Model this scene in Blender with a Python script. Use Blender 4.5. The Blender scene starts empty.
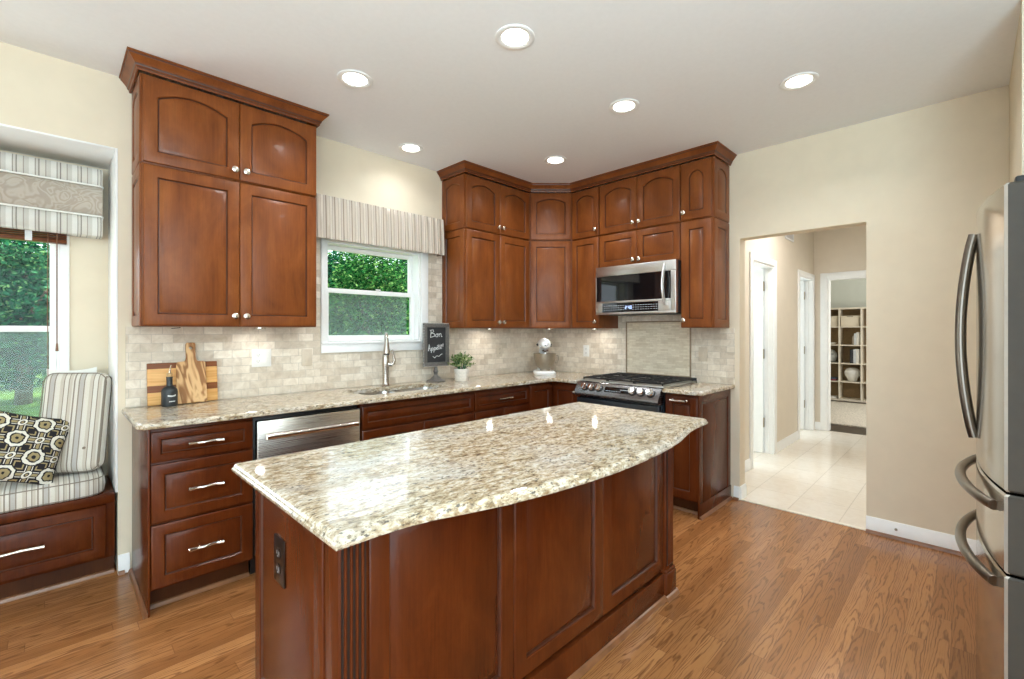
import bpy, bmesh, math, random
from mathutils import Vector, Matrix
R = math.radians
PI = math.pi
random.seed(7)
S = bpy.context.scene
COL = S.collection

# ------------------------------------------------------------------ camera, sky, sun, daylight, exposure
cam_d = bpy.data.cameras.new('camera')
cam = bpy.data.objects.new('camera', cam_d); COL.objects.link(cam)
cam.location = (-3.8641, -3.3327, 1.3405)
cam.rotation_euler = (R(90), 0, 0.7845 - PI/2)
cam_d.sensor_fit = 'HORIZONTAL'; cam_d.sensor_width = 36
cam_d.lens = 461.13*36/1024
cam_d.shift_y = -(339.5-330.96)/1024
cam_d.clip_start = .05
S.camera = cam

W = bpy.data.worlds.new('world'); S.world = W; W.use_nodes = True
bg = W.node_tree.nodes['Background']
bg.inputs[0].default_value = (.80, .92, 1, 1); bg.inputs[1].default_value = 2.4

def add_light(name, typ, loc, energy, color=(1, 1, 1), rot=(0, 0, 0), size=None, size_y=None, shape=None, spread=None, parent=None):
    d = bpy.data.lights.new(name, typ); d.energy = energy; d.color = color
    if typ == 'AREA':
        if shape: d.shape = shape
        elif size_y: d.shape = 'RECTANGLE'
        d.size = size
        if size_y: d.size_y = size_y
        if spread: d.spread = spread
    o = bpy.data.objects.new(name, d); COL.objects.link(o)
    o.location = loc; o.rotation_euler = rot
    if parent: o.parent = parent
    return o
sun = add_light('sun', 'SUN', (0, 0, 10), 6.0, (1, .95, .85), tuple(Vector((-.75, .14, -.62)).to_track_quat('-Z', 'Y').to_euler()))
sun.data.angle = R(1)
DAY = (.70, .88, 1)
# daylight through the tall windows behind and left of the camera
add_light('daylight_rear_windows', 'AREA', (-6.40, -4.2, 1.35), 52, DAY, (0, R(-98), 0), 2.0, 3.6)
add_light('bay_soffit_fill', 'AREA', (-4.56, .66, 1.35), 20, (.86, .95, 1), (R(-114), 0, 0), .78, 1.3)  # fill area light added outside the bay window to brighten its soffit
add_light('daylight_front_windows', 'AREA', (-3.9, -6.60, 1.35), 22, DAY, (R(98), 0, 0), 3.8, 2.0)
# unseen fill light added behind the camera to brighten the ceiling
add_light('ceiling_fill', 'AREA', (-4.6, -4.9, 1.5), 225, (.60, .87, 1), (PI, 0, 0), 1.6, shape='DISK')
S.view_settings.view_transform = 'Standard'
S.view_settings.look = 'None'
S.view_settings.gamma = 1
S.view_settings.exposure = 0.47
S.view_settings.use_curve_mapping = False
S.cycles.max_bounces = 8
S.cycles.diffuse_bounces = 5
S.cycles.transparent_max_bounces = 16
S.cycles.sample_clamp_indirect = 6
S.cycles.caustics_reflective = False
S.cycles.use_denoising = True

# ------------------------------------------------------------------ materials
def lin(r, g, b):
    f = lambda c: (c/255/12.92) if c/255 <= .04045 else ((c/255+.055)/1.055)**2.4
    return (f(r), f(g), f(b), 1)
class NT:
    def __init__(s, name):
        s.m = bpy.data.materials.new(name); s.m.use_nodes = True
        s.t = s.m.node_tree; s.b = s.t.nodes['Principled BSDF']
        s.tc = None
    def n(s, typ, **kw):
        nd = s.t.nodes.new(typ)
        for k, v in kw.items():
            if k.startswith('i_'):
                key = k[2:]; key = int(key) if key.isdigit() else key.replace('_', ' ')
                nd.inputs[key].default_value = v
            else: setattr(nd, k, v)
        return nd
    def l(s, a, b): s.t.links.new(a, b)
    def obj(s):
        if not s.tc: s.tc = s.n('ShaderNodeTexCoord')
        return s.tc.outputs['Object']
    def xyz(s):
        sp = s.n('ShaderNodeSeparateXYZ'); s.l(s.obj(), sp.inputs[0]); return sp.outputs
    def math(s, op, a, b=None, c=None):
        nd = s.n('ShaderNodeMath', operation=op)
        for i, v in enumerate((a, b, c)):
            if v is None: continue
            if isinstance(v, (int, float)): nd.inputs[i].default_value = v
            else: s.l(v, nd.inputs[i])
        return nd.outputs[0]
    def comb(s, x, y, z):
        nd = s.n('ShaderNodeCombineXYZ')
        for i, v in enumerate((x, y, z)):
            if isinstance(v, (int, float)): nd.inputs[i].default_value = v
            else: s.l(v, nd.inputs[i])
        return nd.outputs[0]
    def noise(s, vec, scale, detail=4, rough=.55, dist=0, out=0):
        nd = s.n('ShaderNodeTexNoise'); s.l(vec, nd.inputs['Vector'])
        nd.inputs['Scale'].default_value = scale; nd.inputs['Detail'].default_value = detail
        nd.inputs['Roughness'].default_value = rough; nd.inputs['Distortion'].default_value = dist
        return nd.outputs[out]
    def ramp(s, fac, stops, interp='LINEAR'):
        nd = s.n('ShaderNodeValToRGB'); s.l(fac, nd.inputs[0]); cr = nd.color_ramp; cr.interpolation = interp
        while len(cr.elements) < len(stops): cr.elements.new(.5)
        for e, (p, c) in zip(cr.elements, stops): e.position = p; e.color = c
        return nd.outputs[0]
    def mix(s, fac, a, b, mode='MIX'):
        nd = s.n('ShaderNodeMix', data_type='RGBA', blend_type=mode)
        for i, v in ((0, fac), (6, a), (7, b)):
            if isinstance(v, (int, float, tuple)): nd.inputs[i].default_value = v
            else: s.l(v, nd.inputs[i])
        return nd.outputs[2]
    def set(s, color=None, rough=None, metal=None, spec=None, coat=None, bump=None, bstr=.2, bdist=.002, sheen=None):
        b = s.b
        if color is not None:
            if isinstance(color, tuple): b.inputs['Base Color'].default_value = color
            else: s.l(color, b.inputs['Base Color'])
        for k, v in (('Roughness', rough), ('Metallic', metal), ('Specular IOR Level', spec), ('Coat Weight', coat), ('Sheen Weight', sheen)):
            if v is None: continue
            if isinstance(v, (int, float)): b.inputs[k].default_value = v
            else: s.l(v, b.inputs[k])
        if bump is not None:
            bn = s.n('ShaderNodeBump'); bn.inputs['Strength'].default_value = bstr; bn.inputs['Distance'].default_value = bdist
            s.l(bump, bn.inputs['Height']); s.l(bn.outputs[0], b.inputs['Normal'])
        return s.m
def plain(name, c, rough=.5, metal=0, spec=.5, var=.04, scale=30, bstr=0, coat=0):
    t = NT(name); nz = t.noise(t.obj(), scale, 3)
    lo = tuple(x*(1-var*2) for x in c[:3])+(1,); hi = tuple(min(1, x*(1+var*2)) for x in c[:3])+(1,)
    return t.set(t.ramp(nz, [(.3, lo), (.7, hi)]), rough, metal, spec, coat=coat, bump=nz if bstr else None, bstr=bstr)
M = {}
M['wall'] = plain('wall_paint', lin(223, 210, 187), .75, var=.01, scale=8, spec=.3)
M['hall_wall'] = plain('hall_paint', lin(222, 211, 194), .75, var=.01, scale=8, spec=.3)
M['green_wall'] = plain('study_paint', lin(204, 208, 198), .8, var=.01, scale=8, spec=.3)
M['ceil'] = plain('ceiling_paint', lin(240, 241, 242), .85, var=.006, scale=40, spec=.2)
M['white'] = plain('white_trim_paint', lin(242, 242, 240), .35, var=.008, scale=20)
M['white_plastic'] = plain('white_plastic', lin(238, 236, 230), .3, var=.01)
M['tan_plastic'] = plain('tan_plastic', lin(206, 192, 172), .35, var=.01)

def cherry(name, dark=1.0, rough=.34):
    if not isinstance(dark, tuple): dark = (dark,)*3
    t = NT(name); o = t.obj()
    mp = t.n('ShaderNodeMapping'); mp.inputs['Scale'].default_value = (1, 1, .35); t.l(o, mp.inputs[0])
    big = t.noise(mp.outputs[0], 6, 6, .65, .5)
    mp2 = t.n('ShaderNodeMapping'); mp2.inputs['Scale'].default_value = (60, 60, 2.2); t.l(o, mp2.inputs[0])
    fine = t.noise(mp2.outputs[0], 2.5, 3, .6)
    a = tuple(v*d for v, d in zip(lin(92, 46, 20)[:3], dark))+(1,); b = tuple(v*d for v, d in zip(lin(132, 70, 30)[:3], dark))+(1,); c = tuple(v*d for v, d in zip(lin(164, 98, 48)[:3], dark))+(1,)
    col = t.ramp(big, [(.28, a), (.52, b), (.78, c)])
    col = t.mix(.35, col, t.ramp(fine, [(.3, a), (.7, b)]))
    return t.set(col, rough, spec=.22, coat=.04, bump=fine, bstr=.04)
M['cherry'] = cherry('cherry_wood', (.93, .97, 1.0))
M['cherry_shaded'] = cherry('cherry_wood_base_shaded', (.42, .32, .30), .26)  # same cherry; shade on the lower cabinets put into a darker, redder colour
M['glaze'] = plain('dark_glaze', lin(70, 34, 18), .35, var=.1)
M['groove'] = plain('flute_groove_finish', lin(26, 13, 9), .5, var=.05)
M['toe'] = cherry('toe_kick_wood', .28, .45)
M['shoe'] = plain('shoe_moulding_wood', lin(128, 84, 54), .3, var=.1, scale=12)

# granite
def granite():
    t = NT('granite'); o = t.obj()
    mp = t.n('ShaderNodeMapping'); mp.inputs['Scale'].default_value = (.5, 1, 1); mp.inputs['Rotation'].default_value = (0, 0, R(12)); t.l(o, mp.inputs[0]); v = mp.outputs[0]
    n1 = t.noise(v, 48, 6, .72, .4)
    col = t.ramp(n1, [(.32, lin(96, 80, 62)), (.41, lin(150, 130, 102)), (.49, lin(190, 173, 146)), (.58, lin(212, 201, 182)), (.72, lin(222, 216, 206))])
    n2 = t.noise(v, 95, 3, .6, .3)
    col = t.mix(t.math('MULTIPLY', t.ramp(n2, [(.52, (0, 0, 0, 1)), (.60, (1, 1, 1, 1))]), .6), col, lin(150, 124, 88))
    n3 = t.noise(v, 7, 3, .5)
    col = t.mix(t.math('MULTIPLY', t.ramp(n3, [(.48, (0, 0, 0, 1)), (.66, (1, 1, 1, 1))]), .4), col, lin(196, 195, 192))
    vo = t.n('ShaderNodeTexVoronoi'); vo.inputs['Scale'].default_value = 95
    dv = t.n('ShaderNodeVectorMath', operation='MULTIPLY_ADD'); t.l(t.noise(v, 120, 3, .6, 0, 1), dv.inputs[0]); dv.inputs[1].default_value = (.014, .014, .014); t.l(v, dv.inputs[2]); t.l(dv.outputs[0], vo.inputs['Vector'])
    n4 = t.noise(v, 55, 4, .7)
    sp = t.math('MULTIPLY', t.ramp(vo.outputs['Distance'], [(.30, (1, 1, 1, 1)), (.42, (0, 0, 0, 1))]), t.ramp(n4, [(.50, (0, 0, 0, 1)), (.56, (1, 1, 1, 1))]))
    col = t.mix(t.math('MULTIPLY', sp, .85), col, lin(62, 56, 54))
    n5 = t.noise(v, 150, 2, .6)
    col = t.mix(t.math('MULTIPLY', t.ramp(n5, [(.60, (0, 0, 0, 1)), (.66, (1, 1, 1, 1))]), .75), col, lin(104, 88, 68))
    return t.set(col, .07, spec=.42)
M['granite'] = granite()

def tile(name, axis, bw, bh, colors, mortar, rough=.4, offset=.5, ms=.006, vary=.5, shift=0):
    t = NT(name); x = t.xyz()
    vec = t.comb(x[axis[0]], t.math('ADD', x[axis[1]], shift), 0)
    br = t.n('ShaderNodeTexBrick'); t.l(vec, br.inputs['Vector'])
    br.offset = offset; br.inputs['Scale'].default_value = 1
    br.inputs['Brick Width'].default_value = bw; br.inputs['Row Height'].default_value = bh
    br.inputs['Mortar Size'].default_value = ms; br.inputs['Mortar Smooth'].default_value = .3
    br.inputs['Color1'].default_value = colors[0]; br.inputs['Color2'].default_value = colors[1]; br.inputs['Mortar'].default_value = mortar
    nz = t.noise(t.obj(), 16, 6, .7, .8)
    col = t.mix(vary, br.outputs['Color'], t.ramp(nz, [(.3, colors[2]), (.65, colors[3])]), 'MULTIPLY')
    inv = t.math('SUBTRACT', 1, br.outputs['Fac'])
    return t.set(col, rough, spec=.35, bump=t.math('ADD', inv, t.math('MULTIPLY', nz, .3)), bstr=.35, bdist=.003)
TC = (lin(243, 235, 222), lin(212, 200, 183), lin(216, 206, 192), lin(255, 253, 249))
M['tileA'] = tile('travertine_tile_window_wall', 'XZ' and (0, 2), .1016, .0508, TC, lin(208, 200, 188), ms=.002, vary=.8)
M['tileB'] = tile('travertine_tile_range_wall', (1, 2), .1016, .0508, TC, lin(208, 200, 188), ms=.002, vary=.8)
M['mosaic'] = tile('mosaic_strip_tile', (1, 2), .07, .016, (lin(246, 236, 218), lin(222, 208, 184), lin(216, 204, 184), lin(255, 252, 244)), lin(222, 210, 190), ms=.0012)
M['pencil'] = plain('pencil_liner', lin(150, 128, 100), .4, var=.1, scale=40)
M['floortile'] = tile('hall_floor_tile', (0, 1), .42, .32, (lin(242, 234, 222), lin(236, 226, 212), lin(236, 228, 216), lin(255, 253, 250)), lin(216, 205, 190), rough=.14, offset=0, ms=.0028, vary=.5, shift=.11)

def oak():
    t = NT('oak_floor'); x = t.xyz(); w, L = .076, 1.1
    yr = t.math('DIVIDE', x[1], w); row = t.math('FLOOR', yr); fy = t.math('FRACT', yr)
    wn = t.n('ShaderNodeTexWhiteNoise', noise_dimensions='1D'); t.l(row, wn.inputs['W'])
    xr = t.math('ADD', t.math('DIVIDE', x[0], L), t.math('MULTIPLY', wn.outputs[0], 7)); colx = t.math('FLOOR', xr); fx = t.math('FRACT', xr)
    wn2 = t.n('ShaderNodeTexWhiteNoise', noise_dimensions='2D'); t.l(t.comb(row, colx, 0), wn2.inputs['Vector'])
    pid = wn2.outputs[0]
    gv = t.comb(t.math('ADD', x[0], t.math('MULTIPLY', pid, 37)), t.math('ADD', t.math('MULTIPLY', x[1], 5.5), t.math('MULTIPLY', pid, 91)), 0)
    warp = t.noise(gv, 2.2, 3, .55)
    yl = t.math('ADD', t.math('SUBTRACT', fy, .5), t.math('MULTIPLY', t.math('SUBTRACT', wn2.outputs[0], .5), .7))
    g = t.math('ADD', t.math('MULTIPLY', t.math('POWER', yl, 2), 10), t.math('MULTIPLY', x[0], 3.4))
    g = t.math('ADD', g, t.math('MULTIPLY', warp, 5.5))
    wv = t.math('MULTIPLY_ADD', t.math('SINE', t.math('MULTIPLY', g, 6.283)), .5, .5)
    gv2 = t.comb(t.math('ADD', t.math('MULTIPLY', x[0], 9), t.math('MULTIPLY', pid, 17)), t.math('MULTIPLY', x[1], 220), 0)
    fine = t.noise(gv2, 1, 3, .6)
    big = t.noise(gv, 1.1, 3, .6)
    col = t.ramp(pid, [(0, lin(146, 94, 52)), (.35, lin(159, 105, 60)), (.7, lin(171, 115, 68)), (1, lin(184, 127, 78))])
    col = t.mix(t.math('MULTIPLY', t.ramp(big, [(.4, (0, 0, 0, 1)), (.7, (1, 1, 1, 1))]), .4), col, lin(138, 88, 50))
    mask = t.math('MULTIPLY', t.ramp(wv, [(.62, (0, 0, 0, 1)), (.92, (1, 1, 1, 1))]), t.ramp(fine, [(.36, (.15, .15, .15, 1)), (.56, (1, 1, 1, 1))]))
    col = t.mix(t.math('MULTIPLY', mask, .7), col, lin(92, 52, 26))
    col = t.mix(t.math('MULTIPLY', t.ramp(fine, [(.52, (0, 0, 0, 1)), (.68, (1, 1, 1, 1))]), .4), col, lin(116, 72, 40))
    ey = t.math('MINIMUM', fy, t.math('SUBTRACT', 1, fy)); ex = t.math('MINIMUM', fx, t.math('SUBTRACT', 1, fx))
    gap = t.math('MAXIMUM', t.math('LESS_THAN', ey, .014), t.math('LESS_THAN', ex, .0011))
    col = t.mix(t.math('MULTIPLY', gap, .42), col, lin(72, 40, 22))
    return t.set(col, t.math('MULTIPLY_ADD', fine, .10, .16), spec=.5, bump=t.math('SUBTRACT', 1, gap), bstr=.15, bdist=.001)
M['oak'] = oak()

def brushed(name, c, rough, axis=0, k=400, var=.1):
    t = NT(name); x = t.xyz()
    s = [3, 3, 3]; s[axis] = 3
    v = [t.math('MULTIPLY', x[i], 2 if i == axis else k) for i in range(3)]
    nz = t.noise(t.comb(*v), 1, 2)
    lo = tuple(q*(1-var) for q in c[:3])+(1,)
    return t.set(t.ramp(nz, [(.3, lo), (.7, c)]), t.math('MULTIPLY_ADD', nz, .12, rough-.06), 1.0)
M['steel'] = brushed('brushed_steel', lin(214, 208, 200), .28, 0)
M['steelB'] = brushed('brushed_steel_range_wall', lin(214, 213, 210), .34, 1)
M['range_panel'] = brushed('range_panel_steel', lin(150, 150, 152), .26, 1)
M['steel_fridge'] = brushed('fridge_steel', lin(168, 158, 144), .14, 0)
M['steel_fridge_side'] = plain('fridge_door_edge', lin(60, 54, 47), .6, 0, .25, var=.03)
M['steel_edge'] = plain('fridge_door_rim', lin(190, 184, 174), .45, .5, var=.02)
M['fridge_handle'] = brushed('fridge_handle_metal', lin(132, 125, 116), .3, 2)
M['nickel'] = plain('satin_nickel', lin(220, 212, 200), .22, 1, var=.03)
M['faucet'] = plain('faucet_nickel', lin(190, 182, 172), .24, 1, var=.03)
M['chrome'] = plain('polished_metal', lin(225, 225, 225), .1, 1, var=.01)
M['sinksteel'] = plain('sink_steel', lin(190, 190, 190), .25, 1, var=.03)
M['bowlsteel'] = plain('mixer_bowl_steel', lin(168, 158, 142), .42, .9, var=.03)
M['blackglass'] = plain('black_glass', lin(14, 14, 16), .04, 0, .6, var=.02)
M['darksteel'] = plain('dark_oven_front', lin(60, 64, 70), .18, .6, var=.03)
M['black'] = plain('black_plastic', lin(22, 21, 21), .4, var=.05)
M['iron'] = plain('cast_iron', lin(28, 27, 27), .5, .2, var=.1, scale=80)
M['bronze'] = plain('bronze_plate', lin(42, 28, 22), .3, .5, var=.05)
M['lcd'] = NT('display_digits').set(lin(200, 220, 255), .4)
_b = M['lcd'].node_tree.nodes['Principled BSDF']; _b.inputs['Emission Color'].default_value = lin(200, 220, 255); _b.inputs['Emission Strength'].default_value = .8
M['mark'] = plain('panel_marks', lin(190, 192, 196), .5, var=.02)
t = NT('lamp_lens'); t.set(lin(255, 250, 240), .5); t.b.inputs['Emission Color'].default_value = (1, .95, .86, 1); t.b.inputs['Emission Strength'].default_value = 9; M['lens'] = t.m
M['enamel'] = plain('white_enamel', lin(240, 240, 238), .28, var=.005)
M['matte_black'] = plain('matte_black_bottle', lin(40, 42, 43), .45, var=.04)
M['cork'] = plain('cork', lin(196, 160, 112), .8, var=.08, scale=200)
M['steel_screen'] = None

def glassmat():
    t = NT('window_glass'); t.t.nodes.remove(t.b)
    tr = t.n('ShaderNodeBsdfTransparent'); gl = t.n('ShaderNodeBsdfGlossy'); gl.inputs['Roughness'].default_value = .02
    fr = t.n('ShaderNodeFresnel'); fr.inputs[0].default_value = 1.45
    mx = t.n('ShaderNodeMixShader'); t.l(t.math('MULTIPLY', fr.outputs[0], .3), mx.inputs[0]); t.l(tr.outputs[0], mx.inputs[1]); t.l(gl.outputs[0], mx.inputs[2])
    t.l(mx.outputs[0], t.t.nodes['Material Output'].inputs[0]); return t.m
M['glass'] = glassmat()
def screenmat():
    t = NT('insect_screen'); t.t.nodes.remove(t.b)
    tr = t.n('ShaderNodeBsdfTransparent'); df = t.n('ShaderNodeBsdfDiffuse'); df.inputs[0].default_value = lin(160, 180, 176)
    mx = t.n('ShaderNodeMixShader'); mx.inputs[0].default_value = .25; t.l(tr.outputs[0], mx.inputs[1]); t.l(df.outputs[0], mx.inputs[2])
    t.l(mx.outputs[0], t.t.nodes['Material Output'].inputs[0]); return t.m
M['screen'] = screenmat()

def stripes(name, axis, period, stops, rough=.9):
    t = NT(name); x = t.xyz()
    f = t.math('FRACT', t.math('ADD', t.math('DIVIDE', x[axis], period), 10))
    col = t.ramp(f, stops, 'CONSTANT')
    w = t.noise(t.obj(), 350, 2)
    col = t.mix(.25, col, t.ramp(w, [(.3, (.6, .6, .6, 1)), (.7, (1, 1, 1, 1))]), 'MULTIPLY')
    return t.set(col, rough, spec=.15, sheen=.2, bump=w, bstr=.15)
cr_, tn_, br_, gy_ = lin(220, 214, 202), lin(202, 192, 176), lin(148, 136, 122), lin(190, 184, 176)
CST = [(0, br_), (.05, cr_), (.16, br_), (.20, gy_), (.34, br_), (.38, cr_), (.55, tn_), (.66, br_), (.69, cr_), (.82, br_), (.85, tn_), (.95, cr_)]
M['cushion'] = stripes('cushion_stripe', 0, .115, CST)
M['pillow_stripe'] = stripes('pillow_stripe', 0, .125, CST)
M['valance'] = stripes('valance_stripe', 0, .064, [(0, lin(158, 142, 128)), (.10, lin(206, 194, 178)), (.42, lin(178, 162, 146)), (.50, lin(214, 204, 190)), (.80, lin(172, 156, 142)), (.86, lin(208, 196, 182))])
M['cornice_band'] = stripes('cornice_stripe', 0, .085, [(0, lin(138, 132, 124)), (.06, lin(208, 204, 194)), (.32, lin(160, 152, 143)), (.37, lin(200, 196, 187)), (.58, lin(220, 217, 210)), (.84, lin(146, 139, 131)), (.89, lin(204, 200, 190))])
def damask():
    t = NT('damask_fabric'); v = t.noise(t.obj(), 9, 2, .4, 1.4)
    s = t.math('MULTIPLY_ADD', t.math('SINE', t.math('MULTIPLY', v, 45)), .5, .5)
    return t.set(t.ramp(s, [(.1, lin(166, 154, 140)), (.95, lin(182, 172, 159))]), .7, spec=.25, sheen=.2)
M['damask'] = damask()
def ikat():
    t = NT('ikat_fabric'); x = t.xyz(); k = 8.2
    wob = t.math('MULTIPLY_ADD', t.noise(t.obj(), 45, 2), .16, -.08)
    a = t.math('ADD', t.math('MULTIPLY', x[0], k), 20.3); b = t.math('ADD', t.math('MULTIPLY', x[2], k), 20.4)
    a, b = t.math('ADD', t.math('MULTIPLY', a, .5), t.math('MULTIPLY', b, .5)), t.math('SUBTRACT', t.math('MULTIPLY', b, .5), t.math('MULTIPLY', a, .5))
    a = t.math('MULTIPLY', a, 1.45); b = t.math('MULTIPLY', b, 1.45)
    u = t.math('ABSOLUTE', t.math('SUBTRACT', t.math('FRACT', t.math('ADD', a, 50)), .5))
    v = t.math('ABSOLUTE', t.math('SUBTRACT', t.math('FRACT', t.math('ADD', b, 50)), .5))
    d1 = t.math('ADD', t.math('MAXIMUM', t.math('MAXIMUM', u, v), t.math('MULTIPLY', t.math('ADD', u, v), .72)), wob)
    u2 = t.math('SUBTRACT', .5, u); v2 = t.math('SUBTRACT', .5, v)
    d2 = t.math('SQRT', t.math('ADD', t.math('POWER', t.math('MULTIPLY', u2, 1.0), 2), t.math('POWER', t.math('MULTIPLY', v2, 1.5), 2)))
    bk, wh, go = lin(44, 42, 44), lin(222, 218, 206), lin(158, 142, 104)
    c1 = t.ramp(d1, [(0, bk), (.05, go), (.17, bk), (.22, wh), (.33, bk)], 'CONSTANT')
    c2 = t.ramp(d2, [(0, go), (.05, bk), (.09, wh), (.17, bk)], 'CONSTANT')
    c3 = t.ramp(t.math('ABSOLUTE', t.math('SUBTRACT', u, v)), [(0, go), (.07, bk), (.12, wh), (.16, bk), (.26, go), (.33, bk)], 'CONSTANT')
    col = t.mix(t.math('LESS_THAN', d2, .2), t.mix(t.math('GREATER_THAN', d1, .38), c1, c3), c2)
    w = t.noise(t.obj(), 400, 2)
    return t.set(col, .9, spec=.1, bump=w, bstr=.15)
M['ikat'] = ikat()
M['white_fabric'] = plain('white_fabric', lin(240, 238, 232), .9, var=.02, scale=200, bstr=.1)
M['blue_fabric'] = plain('pale_blue_fabric', lin(140, 175, 196), .9, var=.05, scale=200, bstr=.1)
M['blind'] = cherry('blind_wood', .55, .4)
M['cord'] = plain('brown_cord', lin(120, 84, 60), .7)
M['cushion_piping'] = plain('cushion_piping', lin(132, 120, 106), .85)
M['tape'] = plain('white_tape', lin(220, 220, 222), .8)

def woodgrain(name, c1, c2, c3, scale=6, dist=1.5, sx=1, sz=.25, rough=.5):
    t = NT(name); mp = t.n('ShaderNodeMapping'); mp.inputs['Scale'].default_value = (sx, 1, sz); t.l(t.obj(), mp.inputs[0])
    v = t.noise(mp.outputs[0], scale, 3, .5, dist)
    s = t.math('MULTIPLY_ADD', t.math('SINE', t.math('MULTIPLY', v, 55)), .5, .5)
    return t.set(t.ramp(s, [(.1, c1), (.5, c2), (.9, c3)]), rough, spec=.3)
M['olive'] = woodgrain('olive_wood', lin(152, 104, 62), lin(196, 148, 98), lin(222, 180, 128), 5, 1.2, 1, .4)
def striped_board():
    t = NT('striped_maple_walnut'); x = t.xyz()
    fine = t.noise(t.comb(t.math('MULTIPLY', x[0], 4), 0, t.math('MULTIPLY', x[2], 90)), 1, 3)
    f = t.math('DIVIDE', x[2], .24)
    light = t.ramp(fine, [(.3, lin(206, 148, 82)), (.7, lin(232, 182, 116))]); dk = t.ramp(fine, [(.3, lin(112, 62, 32)), (.7, lin(140, 84, 46))])
    m = t.ramp(f, [(0, (0, 0, 0, 1)), (.30, (1, 1, 1, 1)), (.46, (0, 0, 0, 1)), (.86, (1, 1, 1, 1))], 'CONSTANT')
    return t.set(t.mix(m, light, dk), .45, spec=.3)
M['striped_board'] = striped_board()
M['chalkboard'] = plain('chalkboard', lin(36, 36, 37), .75, var=.12, scale=25)
M['chalk'] = plain('chalk', lin(232, 232, 230), .9, var=.03)
M['signframe'] = plain('grey_washed_frame', lin(92, 88, 84), .55, var=.2, scale=120)
M['frametrim'] = plain('beaded_rim', lin(170, 164, 156), .5, var=.2, scale=200)
M['pot'] = plain('whitewashed_pot', lin(226, 220, 210), .7, var=.06, scale=60, bstr=.2)
M['soil'] = plain('soil', lin(52, 40, 30), .95, var=.2, scale=120)
def leafmat(name, stops, trans=.35):
    t = NT(name); g = t.n('ShaderNodeNewGeometry')
    col = t.ramp(g.outputs['Random Per Island'], stops)
    t.t.nodes.remove(t.b)
    d = t.n('ShaderNodeBsdfDiffuse'); tl = t.n('ShaderNodeBsdfTranslucent'); t.l(col, d.inputs[0]); t.l(col, tl.inputs[0])
    mx = t.n('ShaderNodeMixShader'); mx.inputs[0].default_value = trans; t.l(d.outputs[0], mx.inputs[1]); t.l(tl.outputs[0], mx.inputs[2])
    t.l(mx.outputs[0], t.t.nodes['Material Output'].inputs[0]); return t.m
M['leaf'] = leafmat('tree_leaf', [(0, lin(10, 40, 24)), (.3, lin(26, 78, 40)), (.6, lin(48, 116, 58)), (.85, lin(92, 160, 82)), (1, lin(176, 214, 130))])
M['leaf_dark'] = leafmat('tree_leaf_bluish', [(0, lin(8, 36, 30)), (.35, lin(24, 76, 58)), (.7, lin(42, 112, 80)), (.92, lin(76, 146, 98)), (1, lin(140, 190, 120))])
M['potleaf'] = leafmat('pot_leaf', [(0, lin(66, 96, 48)), (.5, lin(120, 146, 84)), (1, lin(190, 204, 150))], .15)
M['bark'] = plain('bark', lin(110, 96, 84), .95, var=.2, scale=20, bstr=.5)
M['grass'] = plain('lawn_grass', lin(110, 150, 66), .95, var=.25, scale=3)
M['rug'] = plain('shaggy_rug', lin(206, 198, 184), .98, var=.14, scale=60, bstr=.8)
M['darkfloor'] = plain('dark_floor', lin(66, 54, 42), .4, var=.15, scale=14)
M['shelfwhite'] = plain('bookcase_laminate', lin(226, 218, 200), .5, var=.01)
M['shelfback'] = plain('bookcase_back', lin(158, 134, 100), .8, var=.06)
M['canvas'] = plain('canvas_box', lin(222, 212, 192), .85, var=.04, scale=150)
M['ceramic'] = plain('white_ceramic', lin(235, 235, 232), .2, var=.02)
M['brass'] = plain('satin_hinge_metal', lin(150, 138, 118), .35, .9)
BOOKS = [plain('book_cover_%d' % i, c, .6) for i, c in enumerate([lin(236, 234, 228), lin(44, 46, 50), lin(205, 210, 214), lin(120, 40, 48), lin(160, 148, 130), lin(70, 80, 96)])]

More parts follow.
